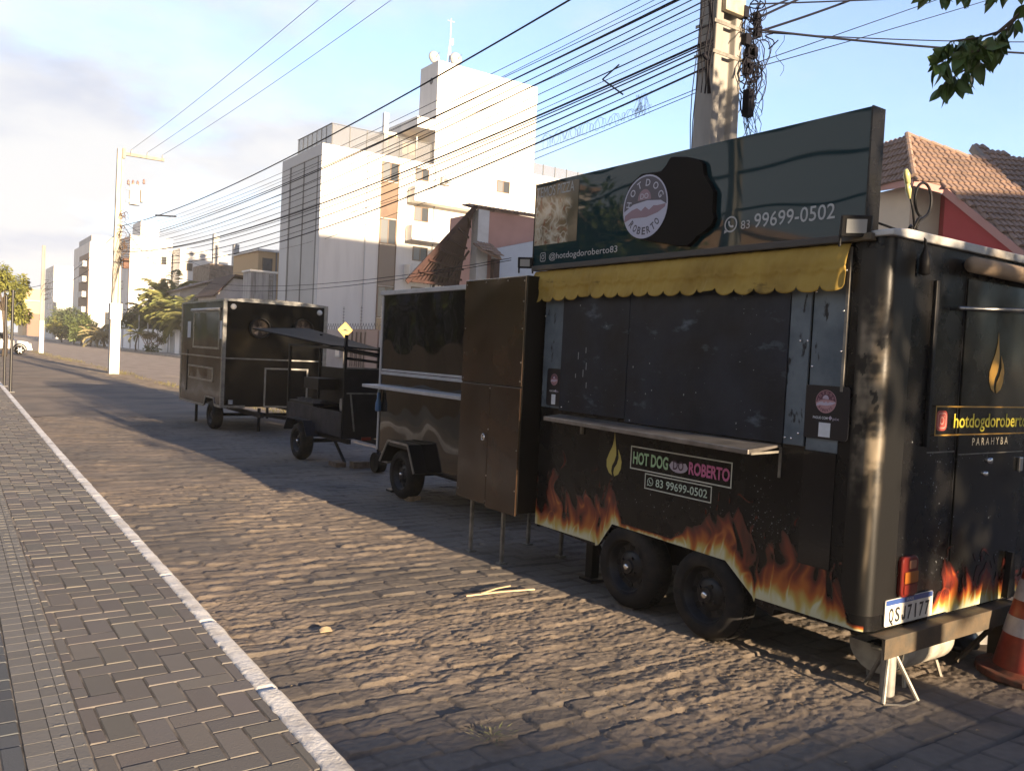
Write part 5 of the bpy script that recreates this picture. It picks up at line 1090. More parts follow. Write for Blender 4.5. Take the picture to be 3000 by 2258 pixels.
def gable(nm, lab, x0, xr, x1, ze0, zr, ze1, y, wall, roofm, tiles=False, depth=6):
    t = thing(nm, lab, 'house', ((x0 + x1) / 2, y, 0)); mb = MB(); mb.prism([(x0 + .3, 0), (x1 - .1, 0), (x1 - .1, ze1 - .1), (xr, zr - .2), (x0 + .3, ze0 + .1)], 'XZ', y, y + depth); part(mb, 'wall', wall, t)
    mb = MB(); mb.prism([(x0, ze0), (xr, zr), (x1, ze1), (x1, ze1 + .14), (xr, zr + .16), (x0, ze0 + .14)], 'XZ', y - .5, y + depth); part(mb, 'roof', roofm, t)
    return t
PW = M('pinkish_white_render', (.50, .47, .46), .85, var=.1, vs=1)
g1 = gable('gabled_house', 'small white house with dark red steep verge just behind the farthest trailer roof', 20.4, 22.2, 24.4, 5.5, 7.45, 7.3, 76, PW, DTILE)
g0 = gable('gabled_house', 'white house with long shallow brown roof slope behind the palms', 20.6, 24.6, 25.6, 6.5, 7.95, 7.7, 90, PW, M('roof_taupe', (.20, .15, .12), .85, var=.2, vs=2))
wt = thing('water_tank', 'streaked grey concrete water tank block with ladder between gable and apartment block', 'water tank', (21.6, 67, 0))
mb = MB(); mb.box(20.6, 22.62, 66, 68, 0, 7.2); part(mb, 'tank', M('streaked_concrete', (.36, .36, .37), .85, c2=(.15, .15, .155), vs=2.2, st=(1.6, 1.6, .15), lo=.45, hi=.7), wt)
mb = MB(); mb.box(20.5, 22.72, 65.9, 68.1, 7.2, 7.35); part(mb, 'tank_lid', WW, wt)
mb = MB()
for xx in (22.05, 22.35): mb.bar((xx, 65.93, 1), (xx, 65.93, 7.1), .04, .04)
for k in range(20): mb.bar((22.05, 65.93, 1.2 + k * .3), (22.35, 65.93, 1.2 + k * .3), .03, .03)
part(mb, 'ladder', STEEL, wt)
# the white blocks further up the street
def block(nm, lab, x0, x1, y0, y1, z, extra=None, wm=WW, cat='apartment block'):
    t = thing(nm, lab, cat, ((x0 + x1) / 2, (y0 + y1) / 2, 0)); mb = MB(); mb.box(x0, x1, y0, y1, 0, z); part(mb, 'wall', wm, t); return t
b3 = block('apartment_block', 'tall white block with bronze balcony strip on its left edge, behind the first painted pole', 25.2, 30.5, 182, 204, 19.8)
mb = MB(); mb.box(25.1, 25.2, 182.3, 195, 0, 17.6); part(mb, 'bronze_strip', M('bronze_matt', (.17, .11, .075), .7), b3)
for k in range(5): mb = MB(); mb.box(24.3, 25.1, 184, 190, 3 + k * 3.0, 4.1 + k * 3.0); part(mb, 'balcony', WHT, b3)
mb = MB(); mb.box(25.6, 30, 183, 200, 19.8, 21.2); part(mb, 'roof_room', GREYP, b3); win(b3, 28.2, 29.6, 182, 3, 6.2, False)
b2 = block('apartment_block', 'farther white block with grey window columns, left of the bronze-striped one', 26.8, 32.2, 255, 275, 19.7)
for k in range(6):
    for yc in (259, 266): swin(b2, 26.8, yc, 3.2 + k * 2.9, 2.6, 1.6)
mb = MB(); mb.box(26.8, 32.2, 254.9, 255, 0, 10); part(mb, 'lower_facade', GREYP, b2)
b4 = block('apartment_block', 'broad white block with stepped roof behind the palms right of the painted pole', 21.4, 26.7, 120, 132, 15.0)
mb = MB(); mb.box(22.7, 25.0, 120.4, 126, 15.0, 17.1); part(mb, 'roof_room', WW, b4); mb = MB(); mb.box(21.36, 21.4, 120, 120.5, 0, 15.2); part(mb, 'edge_strip', BRW, b4)
for k in range(4): win(b4, 25.3, 26.0, 120, 2.8 + k * 2.9, 3.9 + k * 2.9, False); swin(b4, 21.4, 125, 2.8 + k * 2.9, 1.6, 1.1)
b5 = block('apartment_block', 'white block with small square windows between palms and the two concrete columns', 26.8, 33, 116, 128, 13.6)
for k in range(4): win(b5, 27.6, 28.4, 116, 2.0 + k * 2.9, 3.0 + k * 2.9, False); win(b5, 30.2, 31.0, 116, 2.0 + k * 2.9, 3.0 + k * 2.9, False)
b6 = block('unfinished_house', 'half built house of rough stone with grey concrete columns above its roof', 24.8, 30.5, 94, 101, 10., None, M('rough_stone', (.30, .24, .19), .9, c2=(.17, .13, .10), vs=3, bump=.6, bs=9), 'house')
for xx, z in ((25.2, 13.3), (27.4, 12.4), (29.6, 11.9)): mb = MB(); mb.box(xx, xx + .6, 94.2, 94.8, 10, z); part(mb, 'column', GREYP, b6)
mb = MB(); mb.box(28, 30.4, 94.1, 97, 10, 11.6); part(mb, 'upper_wall', PW, b6)
b7 = block('tan_house', 'tan upper storey with dark corner post just left of the apartment block', 25.6, 29.0, 80, 88, 10.4, None, M('tan_render', (.52, .36, .20), .85), 'house')
mb = MB(); mb.box(25.4, 29.2, 79.6, 88, 10.4, 10.6); part(mb, 'roof_slab', WW, b7); mb = MB(); mb.box(27.3, 27.42, 79.9, 80, 6, 10.4); part(mb, 'corner_post', DGREY, b7); win(b7, 26.0, 27.0, 80, 8.2, 9.8, False)
b8 = block('tan_building', 'wide tan building closing the far end of the street', 27, 42, 345, 365, 17, None, M('tan_stucco', (.56, .40, .22), .85), 'building')
mb = MB(); mb.box(28, 38, 344.8, 345, 0, 8.2); part(mb, 'dark_storey', M('umber', (.22, .14, .10), .8), b8); mb = MB(); mb.box(26.6, 42.4, 344.5, 365, 12.5, 12.9); part(mb, 'cornice', CREAM, b8)
b9 = block('white_house', 'small white house with dark openings behind the white car', -1.5, 6.2, 100, 108, 3.6, None, WW, 'house')
win(b9, 1.0, 2.4, 100, 1, 2.4); win(b9, 3.8, 5.0, 100, .6, 2.6)
wl = thing('garden_wall', 'long white garden wall with thin posts below the palms', 'wall', (20.4, 105, 0))
mb = MB(); mb.box(20.2, 20.4, 84.5, 150, 0, 2.55); part(mb, 'wall', M('wall_whitewash', (.86, .86, .87), .9, var=.05, vs=.5), wl)
for k in range(7): mb = MB(); mb.box(20.10, 20.2, 86 + k * 5, 86.25 + k * 5, 0, 4.2 if k < 5 else 2.6); part(mb, 'post', WHT, wl)
mb = MB(); mb.box(20.14, 20.2, 88.5, 90.4, 0, 2.3); part(mb, 'wall_door', GREYP, wl)
# reflected houses across the lane; blocks behind the viewer are added for shade
for k, (x0, x1, y0, y1, z, wm, lb) in enumerate([(24.0, 42, -32, -16, 23.5, WW, 'unseen tall white block added behind the viewer to shade the houses across the street'),
        (2.30, 10.5, -21, -14.5, 3.0, M('umber_wall', (.14, .11, .085), .85), 'unseen low umber block added behind the viewer to shade the near lane'),
        (-16, -8.0, 17, 27, 5.4, M('tan_wall', (.34, .23, .15), .85), 'cream two storey house across the lane'), (-18, -9.5, 31, 44, 9.5, PW, 'pinkish three storey house across the lane'),
        (-15, -7.5, 4, 13.5, 2.7, M('tan_wall', (.10, .07, .05), .85), 'low tan house across the lane')]):
    t = block('house' if k else 'apartment_block', lb, x0, x1, y0, y1, z, None, wm, 'house' if k else 'apartment block')  # the first two are unseen shade casters, not known buildings
    if k == 0: mb = MB(); mb.box(18.5, 23.95, -30, -16, 0, 11.1); part(mb, 'shade_wing', wm, t)  # wing added to shade the tiled house walls
    if k == 1: mb = MB(); mb.prism([(2.30, 3.0), (10.5, 3.0), (10.5, 3.15), (5.2, 3.215), (3.6, 3.30), (2.30, 3.49)], 'XZ', -14.9, -14.52); part(mb, 'shade_parapet', wm, t)  # top edge shaped to draw the foreground shadow line
    if x1 < 0:
        for yy in range(int(y0) + 2, int(y1) - 1, 3):
            for f in range(max(1, int(z / 3))):
                mb = MB(); plate(mb, (x1, yy, 1.6 + f * 3), (0, 1, 0), EU, 1.3, 1.3, 0, .002, .05); part(mb, 'window', PANE, t)
        mb = MB(); mb.box(x0 - .3, x1 + .4, y0 - .3, y1 + .3, z, z + .2); part(mb, 'roof_slab', TILE, t)
mb = MB(); mb.box(-2.3, -2.1, -6, 60, 0, 1.7); solo(mb, 'garden_wall', M('ochre_wall', (.24, .18, .12), .85, var=.2, vs=1), 'ochre garden wall along the pavement across from the trailers', 'wall')
# ------------------------------------------------------------------ poles and wires
CON = M('pole_concrete', (.335, .325, .305), .9, c2=(.20, .19, .175), vs=1.6, lo=.35, hi=.65, bump=.3, bs=25, st=(1, 1, .25)); WPA = M('pole_whitewash', (.70, .68, .62), .85, c2=(.50, .46, .40), vs=2, lo=.55, hi=.75)
CAB = M('cable_black', (.007, .007, .012), .6, spec=.15); THIN = M('wire_grey', (.20, .20, .22), .5)
def hpole(x, y, zt, w0, w1, d0, d1):
    """double-T concrete pole: two flanges and a web"""
    mb = MB()
    def ring_(z, t):
        w_ = w0 + (w1 - w0) * t; d = d0 + (d1 - d0) * t; f = .26 * w_; g = d * .30
        return [(x - w_ / 2, y - d / 2), (x - w_ / 2 + f, y - d / 2), (x - w_ / 2 + f * 1.15, y - d / 2 + g), (x + w_ / 2 - f * 1.15, y - d / 2 + g), (x + w_ / 2 - f, y - d / 2), (x + w_ / 2, y - d / 2),
                (x + w_ / 2, y + d / 2), (x + w_ / 2 - f, y + d / 2), (x + w_ / 2 - f * 1.15, y + d / 2 - g), (x - w_ / 2 + f * 1.15, y + d / 2 - g), (x - w_ / 2 + f, y + d / 2), (x - w_ / 2, y + d / 2)]
    n = 12; K = 14
    for k in range(K + 1): mb.v += [Vector((p[0], p[1], -.05 + (zt + .05) * k / K)) for p in ring_(0, k / K)]
    for k in range(K):
        for i in range(n): j = (i + 1) % n; mb.f.append((k * n + i, k * n + j, (k + 1) * n + j, (k + 1) * n + i))
    mb.f.append(tuple(K * n + i for i in range(n))); mb.mi += [0] * len(mb.f); return mb
np_ = thing('utility_pole', 'stained concrete utility pole with cable tangle rising right behind the signboard', 'utility pole', (6.58, 5.98, 0))
part(hpole(6.58, 5.98, 9.4, .46, .34, .26, .22), 'shaft', CON, np_, bevel=.012)
mb = MB()
for z in (4.72, 5.02, 5.42): mb = MB(); mb.box(6.345, 6.58 + .225, 5.852, 5.862, z, z + .035); mb.box(6.345, 6.356, 5.862, 6.11, z, z + .03); part(mb, 'steel_band', STEEL, np_)
mb = MB(); mb.box(6.44, 6.73, 5.80, 5.855, 5.15, 5.36); mb.box(6.40, 6.78, 5.81, 5.85, 5.40, 5.45); part(mb, 'junction_plate', M('plate_galv', (.42, .36, .26), .6, .4, var=.25, vs=9), np_, bevel=.006)
r_ = random.Random(31); mb = MB()
for k in range(46):                                        # the tangle hanging off its right flank
    c = Vector((6.86 + r_.gauss(0, .05), 5.82 + r_.gauss(0, .07), 4.25 + 1.1 * r_.random())); rr_ = .04 + .13 * r_.random() ** 2; a0 = r_.random() * 6.28; tl = r_.gauss(0, .5)
    mb.tube([c + Vector((rr_ * math.cos(a0 + t * .5) * (1 + .2 * r_.random()), .06 * tl * math.sin(t), rr_ * 1.5 * math.sin(a0 + t * .5))) for t in range(11)], .004 + .004 * r_.random(), 5)
for k in range(10): c = Vector((6.85 + r_.gauss(0, .03), 5.82, 4.5 + .8 * r_.random())); mb.box(c.x - .03, c.x + .04, c.y - .03, c.y + .03, c.z - .05, c.z + .06)
mb.box(6.83, 6.92, 5.78, 5.86, 4.18, 4.45)
part(mb, 'cable_tangle', CAB, np_)
mb = MB()
for k in range(34):                                        # loose dangling ends
    x = 6.85 + abs(r_.gauss(0, .16)); z = 4.2 + 1.2 * r_.random(); L_ = .3 + 1.0 * r_.random(); pts = []
    for t in range(9): pts.append((x + .05 * math.sin(t * .9 + k) * t / 8 + r_.gauss(0, .004) + .12 * (r_.random() - .5) * (t == 8), 5.85 + .05 * math.cos(t + k), z - L_ * t / 8))
    mb.tube(pts, .0028, 4)
part(mb, 'loose_wire', CAB, np_)
mb = MB()
for k in range(6):                                         # drop cables down the left flank
    pts = [(6.31 - .02 * k + .02 * math.sin(t * 1.1 + k) - .05 * math.sin(math.pi * t / 12) * (k > 2), 5.84 + .015 * k, 5.6 - (5.6 - (2.4 if k > 3 else 4.3)) * t / 12) for t in range(13)]; mb.tube(pts, .010 if k < 3 else .0055, 6)
mb.bar((6.20, 5.84, 4.66), (6.34, 5.88, 4.60), .03, .03)
part(mb, 'drop_cable', CAB, np_, smooth=True)
lp = thing('utility_pole', 'concrete utility pole with whitewashed foot, crossarm and transformer left of the farthest trailer', 'utility pole', (6.28, 38.1, 0))
part(hpole(6.30, 38.1, 9.35, .37, .22, .34, .20), 'shaft', M('pale_pole', (.52, .49, .42), .9, c2=(.40, .37, .31), vs=1.4, bump=.2, bs=20), lp, bevel=.01)
mb = MB(); mb.box(6.11, 6.49, 37.90, 38.30, -.05, 2.28); mb.box(6.07, 6.53, 37.87, 38.33, 2.28, 2.95); part(mb, 'whitewashed_foot', WPA, lp, bevel=.02)
mb = MB(); mb.box(6.40, 8.0, 38.0, 38.12, 9.10, 9.22); mb.bar((6.42, 37.95, 8.95), (6.42, 37.95, 9.36), .1, .12); ar = part(mb, 'crossarm', M('arm_grey', (.30, .26, .22), .8, var=.2, vs=4), lp)
for xx in (6.72, 7.35, 7.95): mb = MB(); mb.lathe([(.02, 0), (.05, .03), (.03, .07), (.05, .1), (.02, .16)], (xx, 38.06, 9.22), 'Z', 10); part(mb, 'insulator', M('insulator_grey', (.35, .37, .40), .3), ar, smooth=True)
mb = MB(); mb.cyl((6.88, 38.0, 7.10), (6.88, 38.0, 7.92), .21, n=20); mb.box(6.55, 6.75, 37.95, 38.05, 7.2, 7.3); mb.box(6.55, 6.75, 37.95, 38.05, 7.7, 7.8); tf = part(mb, 'transformer', WPA, lp, smooth='auto')
mb = MB()
for k in range(6): mb.box(7.10, 7.20, 37.86 + k * .05, 37.885 + k * .05, 7.25, 7.75)
part(mb, 'cooling_fin', M('fin_grey', (.33, .31, .29), .6), tf)
for xx, z in ((6.80, 7.92), (6.98, 7.92), (6.62, 7.9), (7.22, 8.02)): mb = MB(); mb.lathe([(.03, 0), (.06, .04), (.03, .08), (.055, .12), (.02, .2)], (xx, 37.98, z), 'Z', 10); part(mb, 'bushing', M('bushing_brown', (.16, .08, .06), .3), tf, smooth=True)
mb = MB()
for k in range(40):
    c = Vector((6.5 + r_.gauss(0, .09), 37.9, 4.55 + 2.2 * r_.random() ** 1.2)); rr_ = .05 + .1 * r_.random(); a0 = r_.random() * 6
    mb.tube([c + Vector((rr_ * math.cos(a0 + t * .6), .03 * math.sin(t), rr_ * math.sin(a0 + t * .6))) for t in range(8)], .012, 4)
part(mb, 'cable_tangle', M('old_cable', (.10, .06, .035), .8), lp)
mb = MB(); mb.box(6.50, 6.72, 37.8, 37.98, 4.42, 4.85); part(mb, 'splice_box', M('splice_brown', (.12, .06, .04), .7), lp, bevel=.03)
fp_ = thing('utility_pole', 'distant slim concrete pole with whitewashed foot beside the white car', 'utility pole', (6.95, 72.9, 0))
part(hpole(6.95, 72.9, 8.2, .34, .22, .26, .18), 'shaft', CON, fp_); mb = MB(); mb.box(6.80, 7.10, 72.75, 73.05, -.05, 2.5); part(mb, 'whitewashed_foot', WPA, fp_)
mb = MB()
for k in range(14): z = 4.0 + 1.6 * r_.random(); mb.bar((7.05, 72.8, z), (7.3 + .2 * r_.random(), 72.8, z + .3 * r_.random()), .03, .03)
part(mb, 'cable_tangle', CAB, fp_)
def wire(a, b, sag, r, label, m=CAB, grp='overhead wires between the poles', n=26, nm='overhead_wire'):
    a, b = Vector(a), Vector(b); pts = [a + (b - a) * (k / n) - Vector((0, 0, 4 * sag * (k / n) * (1 - k / n))) for k in range(n + 1)]
    mb = MB(); mb.tube(pts, r, 6); return solo(mb, nm, m, label, 'wire', grp, smooth=True)
LST = [(6.12, 6.18, .46, .017, 'thickest black cable, topmost of the fan between the two poles'), (5.62, 5.98, .34, .006, 'thin wire next below the thickest cable'), (5.47, 5.86, .32, .006, 'thin wire meeting the near pole beside its upper bracket'),
    (5.40, 5.60, .34, .011, 'twisted pair of cables a hand below the thin wires'), (5.36, 5.42, .44, .008, 'dark wire crossing the middle of the apartment tower'), (5.28, 5.32, .50, .010, 'medium cable running over the tower windows'), (5.12, 5.26, .52, .006, 'fine wire grazing the roof terrace'),
    (5.00, 5.20, .56, .009, 'medium cable passing the bronze strip window'), (4.86, 5.10, .55, .016, 'heavy bundled cable meeting the pole by the lower bracket'), (4.80, 5.0, .62, .010, 'cable hanging just below the heavy bundle'), (4.74, 4.92, .72, .012, 'cable crossing the slatted balconies'), (4.66, 4.85, .78, .007, 'thin wire over the gable roof'),
    (4.60, 4.78, .82, .014, 'lowest thick cable of the fan'), (5.55, 5.75, .40, .005, 'hair-thin wire in the upper part of the fan'), (4.93, 5.15, .60, .005, 'hair-thin wire in the lower part of the fan'), (5.20, 5.5, .40, .006, 'thin wire beside the tower edge'), (5.44, 5.52, .36, .013, 'thick dark cable twisted close above the tower wires'), (4.83, 5.14, .60, .009, 'cable lashed under the heavy bundle')]
for k, (za, zb, s, r, lb) in enumerate(LST): wire((6.36 - .01 * (k % 4), 5.88, za), (6.44 + .02 * (k % 3), 38.0, zb), s, r * .78, lb)
for k, (xx, lb) in enumerate(((6.72, 'left one of the three pale high wires from the crossarm'), (7.35, 'middle one of the three pale high wires from the crossarm'), (7.95, 'right one of the three pale high wires from the crossarm'))):
    wire((xx + .1, 4.0, 9.35), (xx, 38.06, 9.38), .25, .008, lb, THIN, 'high wires from the crossarm', 40)
for k, (z0, z1, y1, lb) in enumerate(((2.95, 4.9, 38, 'low service wire crossing the shaded foot of the apartment block'), (2.92, 4.62, 38, 'lowest service wire above the farthest trailer'))): wire((6.6, 9.6, z0), (6.4, y1, z1), .75, .005, lb)
for k, (z, z2, dx, lb) in enumerate(((5.9, 5.2, 0, 'upper street wire running on to the distant pole'), (5.3, 4.8, .05, 'lower street wire running on to the distant pole'))): wire((6.3 + dx, 38.2, z), (6.95, 72.7, z2), .4, .014, lb)
wire((6.5, 38.0, 6.2), (17.5, 78, 8.0), .8, .012, 'service wire slanting from the transformer pole towards the white blocks'); wire((6.5, 38.0, 6.35), (20.5, 66, 7.2), .8, .010, 'service wire from the transformer pole to the water tank'); wire((6.4, 38, 5.3), (22.1, 57, 9.0), .6, .010, 'service wire from the transformer pole to the apartment block')
wire((6.95, 72.9, 5.2), (2.0, 150, 8.0), .8, .02, 'distant wire leaving the slim pole to the upper left')
for k, (za, xb, zb, yb, s, r, lb) in enumerate(((5.33, 16, 8.0, 5.0, .05, .008, 'thin upper wire running right from the stained pole'), (5.08, 16, 6.6, 4.2, .12, .012, 'thick dark wire crossing behind the overhanging leaves'), (5.05, 16, 7.0, 4.6, .10, .006, 'thin wire beside the thick one behind the leaves'), (4.70, 13, 7.6, 5.9, .0, .005, 'rising thin wire to the upper right'), (4.66, 13.2, 7.4, 5.9, .02, .005, 'second rising thin wire just under the first'), (5.15, 10, 6.9, 5.6, -.03, .013, 'thick twisted cable leaving the pole upward to the right'), (5.22, 10, 7.0, 5.6, .02, .010, 'thick twisted cable close to the pole top'), (5.02, 10.5, 6.9, 5.7, .05, .013, 'heavy curved cable with clamps right of the pole'))):
    wire((6.86, 5.85, za), (xb, yb, zb), s, r, lb, CAB, 'wires running right from the stained pole')
mb = MB(); pts = []
for t in range(420):                                      # flattened loops of loose wire lashed to a cable
    f = t / 420; y = 8.75 - 1.9 * f; a = t * .36; q = .075 * (1 - .35 * f) * (1 + .3 * math.sin(t * .11)); pts.append((6.42 + .02 * math.sin(a * .7), y + q * .55 * math.cos(a) + .01 * math.sin(t), 4.36 + .02 * f + q * math.sin(a)))
mb.tube(pts, .0022, 4)
for k in range(14): c = Vector((6.42, 6.95 + r_.gauss(0, .07), 4.42)); mb.tube([c + Vector((0, .05 * math.sin(t * 2 + k), .05 * t * r_.choice((-.7, 1)) )) for t in range(4)], .002, 4)
solo(mb, 'wire_coil', THIN, 'loose grey coil of wire loops hanging in the sky between tower and pole', 'wire coil')
wire((6.42, 6.0, 4.44), (6.42, 16, 4.15), .12, .004, 'thin carrier wire along the loose wire coil'); wire((6.45, 6.0, 4.42), (6.45, 16, 3.75), .05, .004, 'thin straight wire under the loose wire coil')
# small line clamps seen on the fan
for k, (y, z, lb) in enumerate(((31.5, 6.0, 'small dark spacer bar on the thickest cable near the far pole'), (7.6, 4.98, 'bent thin bracket on the cables left of the near pole'))):
    mb = MB(); mb.bar((6.4, y, z - .1), (6.42 if k else 7.1, y - (.35 if k else 0), z - (.35 if k else .05)), .015 if k else .07, .015 if k else .05)
    if k: mb.bar((6.4, y, z - .1), (6.4, y - .28, z), .012, .012)
    solo(mb, 'line_clamp', CAB, lb, 'clamp')
for y, x, h, lb in ((27.9, 1.76, 2.55, 'thin black post at the left edge, farther and shorter of the pair'), (25.3, 1.74, 2.62, 'thin black post nearer to the white kerb at the left edge')):
    mb = MB(); mb.cyl((x, y, -.02), (x, y, h), .035, n=10); mb.cyl((x, y, h), (x, y, h + .04), .045, n=10); mb.box(x - .09, x + .09, y - .09, y + .09, -.01, .02); solo(mb, 'slim_post', M('post_black', (.015, .015, .017), .4), lb, 'post', 'thin black posts', smooth='auto')
# ------------------------------------------------------------------ the white car
cr = thing('parked_car', 'white hatchback with dark wheel arch cladding parked at the left edge', 'car', (3.6, 66.5, 0)); y0, y1 = 65.75, 67.4; CW = M('car_white', (.72, .72, .72), .25, coat=.6)
mb = MB(); mb.prism([(1.9, .35), (5.55, .35), (5.72, .45), (5.70, .72), (5.45, .90), (4.75, 1.0), (4.1, 1.50), (2.4, 1.55), (1.95, 1.1), (1.88, .6)], 'XZ', y0, y1); part(mb, 'body', CW, cr, bevel=.06)
mb = MB(); mb.prism([(3.55, 1.03), (4.58, 1.03), (4.02, 1.43), (3.55, 1.45)], 'XZ', y0 - .006, y0 + .01); mb.prism([(2.3, 1.05), (3.45, 1.03), (3.45, 1.45), (2.5, 1.47)], 'XZ', y0 - .006, y0 + .01); part(mb, 'side_window', PANE, cr)
mb = MB()
for k in range(13): a = R(180 * k / 12); b = R(180 * (k + 1) / 12); mb.bar((5.0 + .40 * math.cos(a), y0 + .02, .33 + .40 * math.sin(a)), (5.0 + .40 * math.cos(b), y0 + .02, .33 + .40 * math.sin(b)), .07, .10)
mb.box(3.0, 4.6, y0 - .02, y0 + .03, .30, .40); part(mb, 'cladding', FRM, cr)
mb = MB(); mb.cyl((5.0, y0 - .03, .33), (5.0, y0 + .2, .33), .32, n=24); wz = part(mb, 'wheel', TYR, cr, smooth='auto'); mb = MB()
for k in range(6): a = k * math.pi / 3; mb.bar((5.0, y0 - .04, .33), (5.0 + .2 * math.cos(a), y0 - .04, .33 + .2 * math.sin(a)), .09, .03)
part(mb, 'rim', CHR, wz)
mb = MB(); mb.box(5.45, 5.70, y0 - .01, y0 + .25, .68, .82); part(mb, 'headlight', GLS, cr, bevel=.02); mb = MB(); mb.box(5.35, 5.76, y0 - .01, y1 + .01, .32, .48); part(mb, 'bumper', CW, cr, bevel=.04)
mb = MB(); mb.box(4.2, 4.4, y0 - .18, y0 - .02, 1.03, 1.15); part(mb, 'wing_mirror', CW, cr, bevel=.03)
# ------------------------------------------------------------------ trees, palms, shrubs
LF = M('leaf_green', (.055, .085, .022), .6, c2=(.10, .125, .03), vs=1.3); LY = M('leaf_yellow', (.20, .19, .03), .6, c2=(.12, .14, .03), vs=.8); LD = M('leaf_dark', (.035, .058, .020), .6, c2=(.07, .09, .03), vs=1.5); PF = M('palm_frond', (.13, .155, .04), .6, c2=(.22, .21, .07), vs=.9); DRYP = M('dry_frond', (.30, .25, .13), .7, c2=(.20, .18, .09), vs=1.); BK = M('bark', (.13, .10, .075), .9, c2=(.07, .055, .045), vs=4, bump=.6, bs=16)
def clump(mb, c, rad, n, s, rn, flat_=.75):
    c = Vector(c)
    for k in range(n):
        d = Vector((rn.gauss(0, 1), rn.gauss(0, 1), rn.gauss(0, 1))).normalized(); q = rn.random() ** .45
        p = c + Vector((d.x * rad[0], d.y * rad[1], d.z * rad[2])) * q; l = s * (.6 + .8 * rn.random())
        mb.leaf(p, (d.x + rn.gauss(0, .5), d.y + rn.gauss(0, .5), d.z * .6 - .35 + rn.gauss(0, .4)), (rn.gauss(0, 1), rn.gauss(0, 1), 1.5), l, l * .5)
def tree(nm, lab, x, y, h, crown, n, s, m, seed, tr=.12, cat='tree', group=None, z0=0):
    rn = random.Random(seed); t = thing(nm, lab, cat, (x, y, z0), group); mb = MB(); cz = h - crown[2]; pts = [(x + .06 * rn.gauss(0, 1) * k * tr * 4, y, z0 + (cz - z0) * k / 4) for k in range(5)]
    mb.tube(pts, [tr, tr * .85, tr * .75, tr * .65, tr * .5], 8); top = Vector(pts[-1]); ends = []
    for k in range(7):
        a = k * .9 + rn.random(); e = Vector((x, y, cz)) + Vector((math.cos(a) * crown[0] * .65, math.sin(a) * crown[1] * .65, crown[2] * (rn.random() * 1.1 - .35))); mb.tube([Vector(pts[3]), (top + e) / 2 + Vector((0, 0, .1)), e], [tr * .45, tr * .3, tr * .12], 6); ends.append(e)
    part(mb, 'trunk', BK, t, smooth=True); mb = MB()
    for e in ends + [Vector((x, y, cz + crown[2] * .6)), Vector((x, y, cz))]:
        for q in range(2): clump(mb, e + Vector((rn.gauss(0, crown[0] * .18), rn.gauss(0, crown[1] * .18), rn.gauss(0, crown[2] * .16))), (crown[0] * .36, crown[1] * .36, crown[2] * .30), n // 18, s, rn)
    part(mb, 'crown', m, t); return t
def palm(lab, x, y, h, L_, n, seed, m=PF, tr=.14, grp=None, nl=30):
    rn = random.Random(seed); t = thing('palm', lab, 'palm', (x, y, 0), grp); mb = MB(); mb.tube([(x + .1 * math.sin(k * .7 + seed), y, h * k / 6) for k in range(7)], [tr * (1.25 - .08 * k) for k in range(7)], 10); part(mb, 'trunk', BK, t, smooth=True)
    mb = MB(); top = Vector((x + .1 * math.sin(4.2 + seed), y, h))
    for k in range(n):
        a = k * 2.4 + rn.random() * .5; el = R(78 - 95 * (k / n)) + rn.gauss(0, .12); d = Vector((math.cos(a), math.sin(a), 0)); pts = []; l = L_ * (.8 + .35 * rn.random())
        for q in range(8): f = q / 7; e = el - 1.25 * f * f; pts.append((pts[-1] + (d * math.cos(e) + Vector((0, 0, math.sin(e)))) * l / 7) if pts else top)
        mb.tube(pts, [.03 * L_ / 2 * (1 - .12 * q) for q in range(8)], 4, False); sd = Vector((-d.y, d.x, 0))
        for q in range(nl):
            f = .12 + .88 * q / nl; i = min(6, int(f * 7)); p = pts[i] + (pts[i + 1] - pts[i]) * (f * 7 - i); td = (pts[i + 1] - pts[i]).normalized()
            for s in (-1, 1): ll = l * .32 * math.sin(math.pi * (.15 + .8 * f)) ; mb.leaf(p, sd * s * .8 + td * .6 + Vector((0, 0, -.45 + .2 * rn.random())), td, ll, .075 * l / 2)
    part(mb, 'crown', m, t); return t
tree('street_tree', 'yellow-green rounded tree at the left edge above the white car', 3.75, 60, 5.5, (1.45, 1.5, 1.9), 5200, .22, LY, 1, .16)
GP = 'palms behind the garden wall'
palm('tall coconut palm standing highest behind the white garden wall', 21.3, 97, 5.5, 4.2, 38, 3, PF, .2, GP)
palm('stout palm with drooping fronds right of the tallest palm', 21.4, 90, 3.8, 3.4, 32, 5, PF, .2, GP); palm('palm half hidden behind the painted pole, left of the tallest one', 21.6, 107, 4.2, 3.2, 30, 9, PF, .2, GP); palm('low spreading palm nearest the farthest trailer', 21.2, 85.5, 3.7, 3.2, 32, 12, PF, .2, GP)
palm('dense short palm between the tallest palm and the stout one', 21.0, 93.4, 4.3, 3.4, 32, 23, PF, .2, GP); palm('dark low palm leaning over the wall by the bare shrub', 20.9, 88, 3.0, 3.0, 28, 27, PF, .18, GP)
palm('bleached palm with upright dry fronds on the pavement left of the painted pole', 18.9, 122, 1.4, 3.3, 20, 14, DRYP, .16); palm('small bent palm on the pavement right of the painted pole', 18.8, 100, 1.9, 1.5, 13, 16, PF, .08)
palm('grey dry palm stump with hanging fronds beside the hedge', 18.6, 131, 1.5, 2.0, 14, 18, DRYP, .14)
GB_ = 'shrubs along the far pavement'
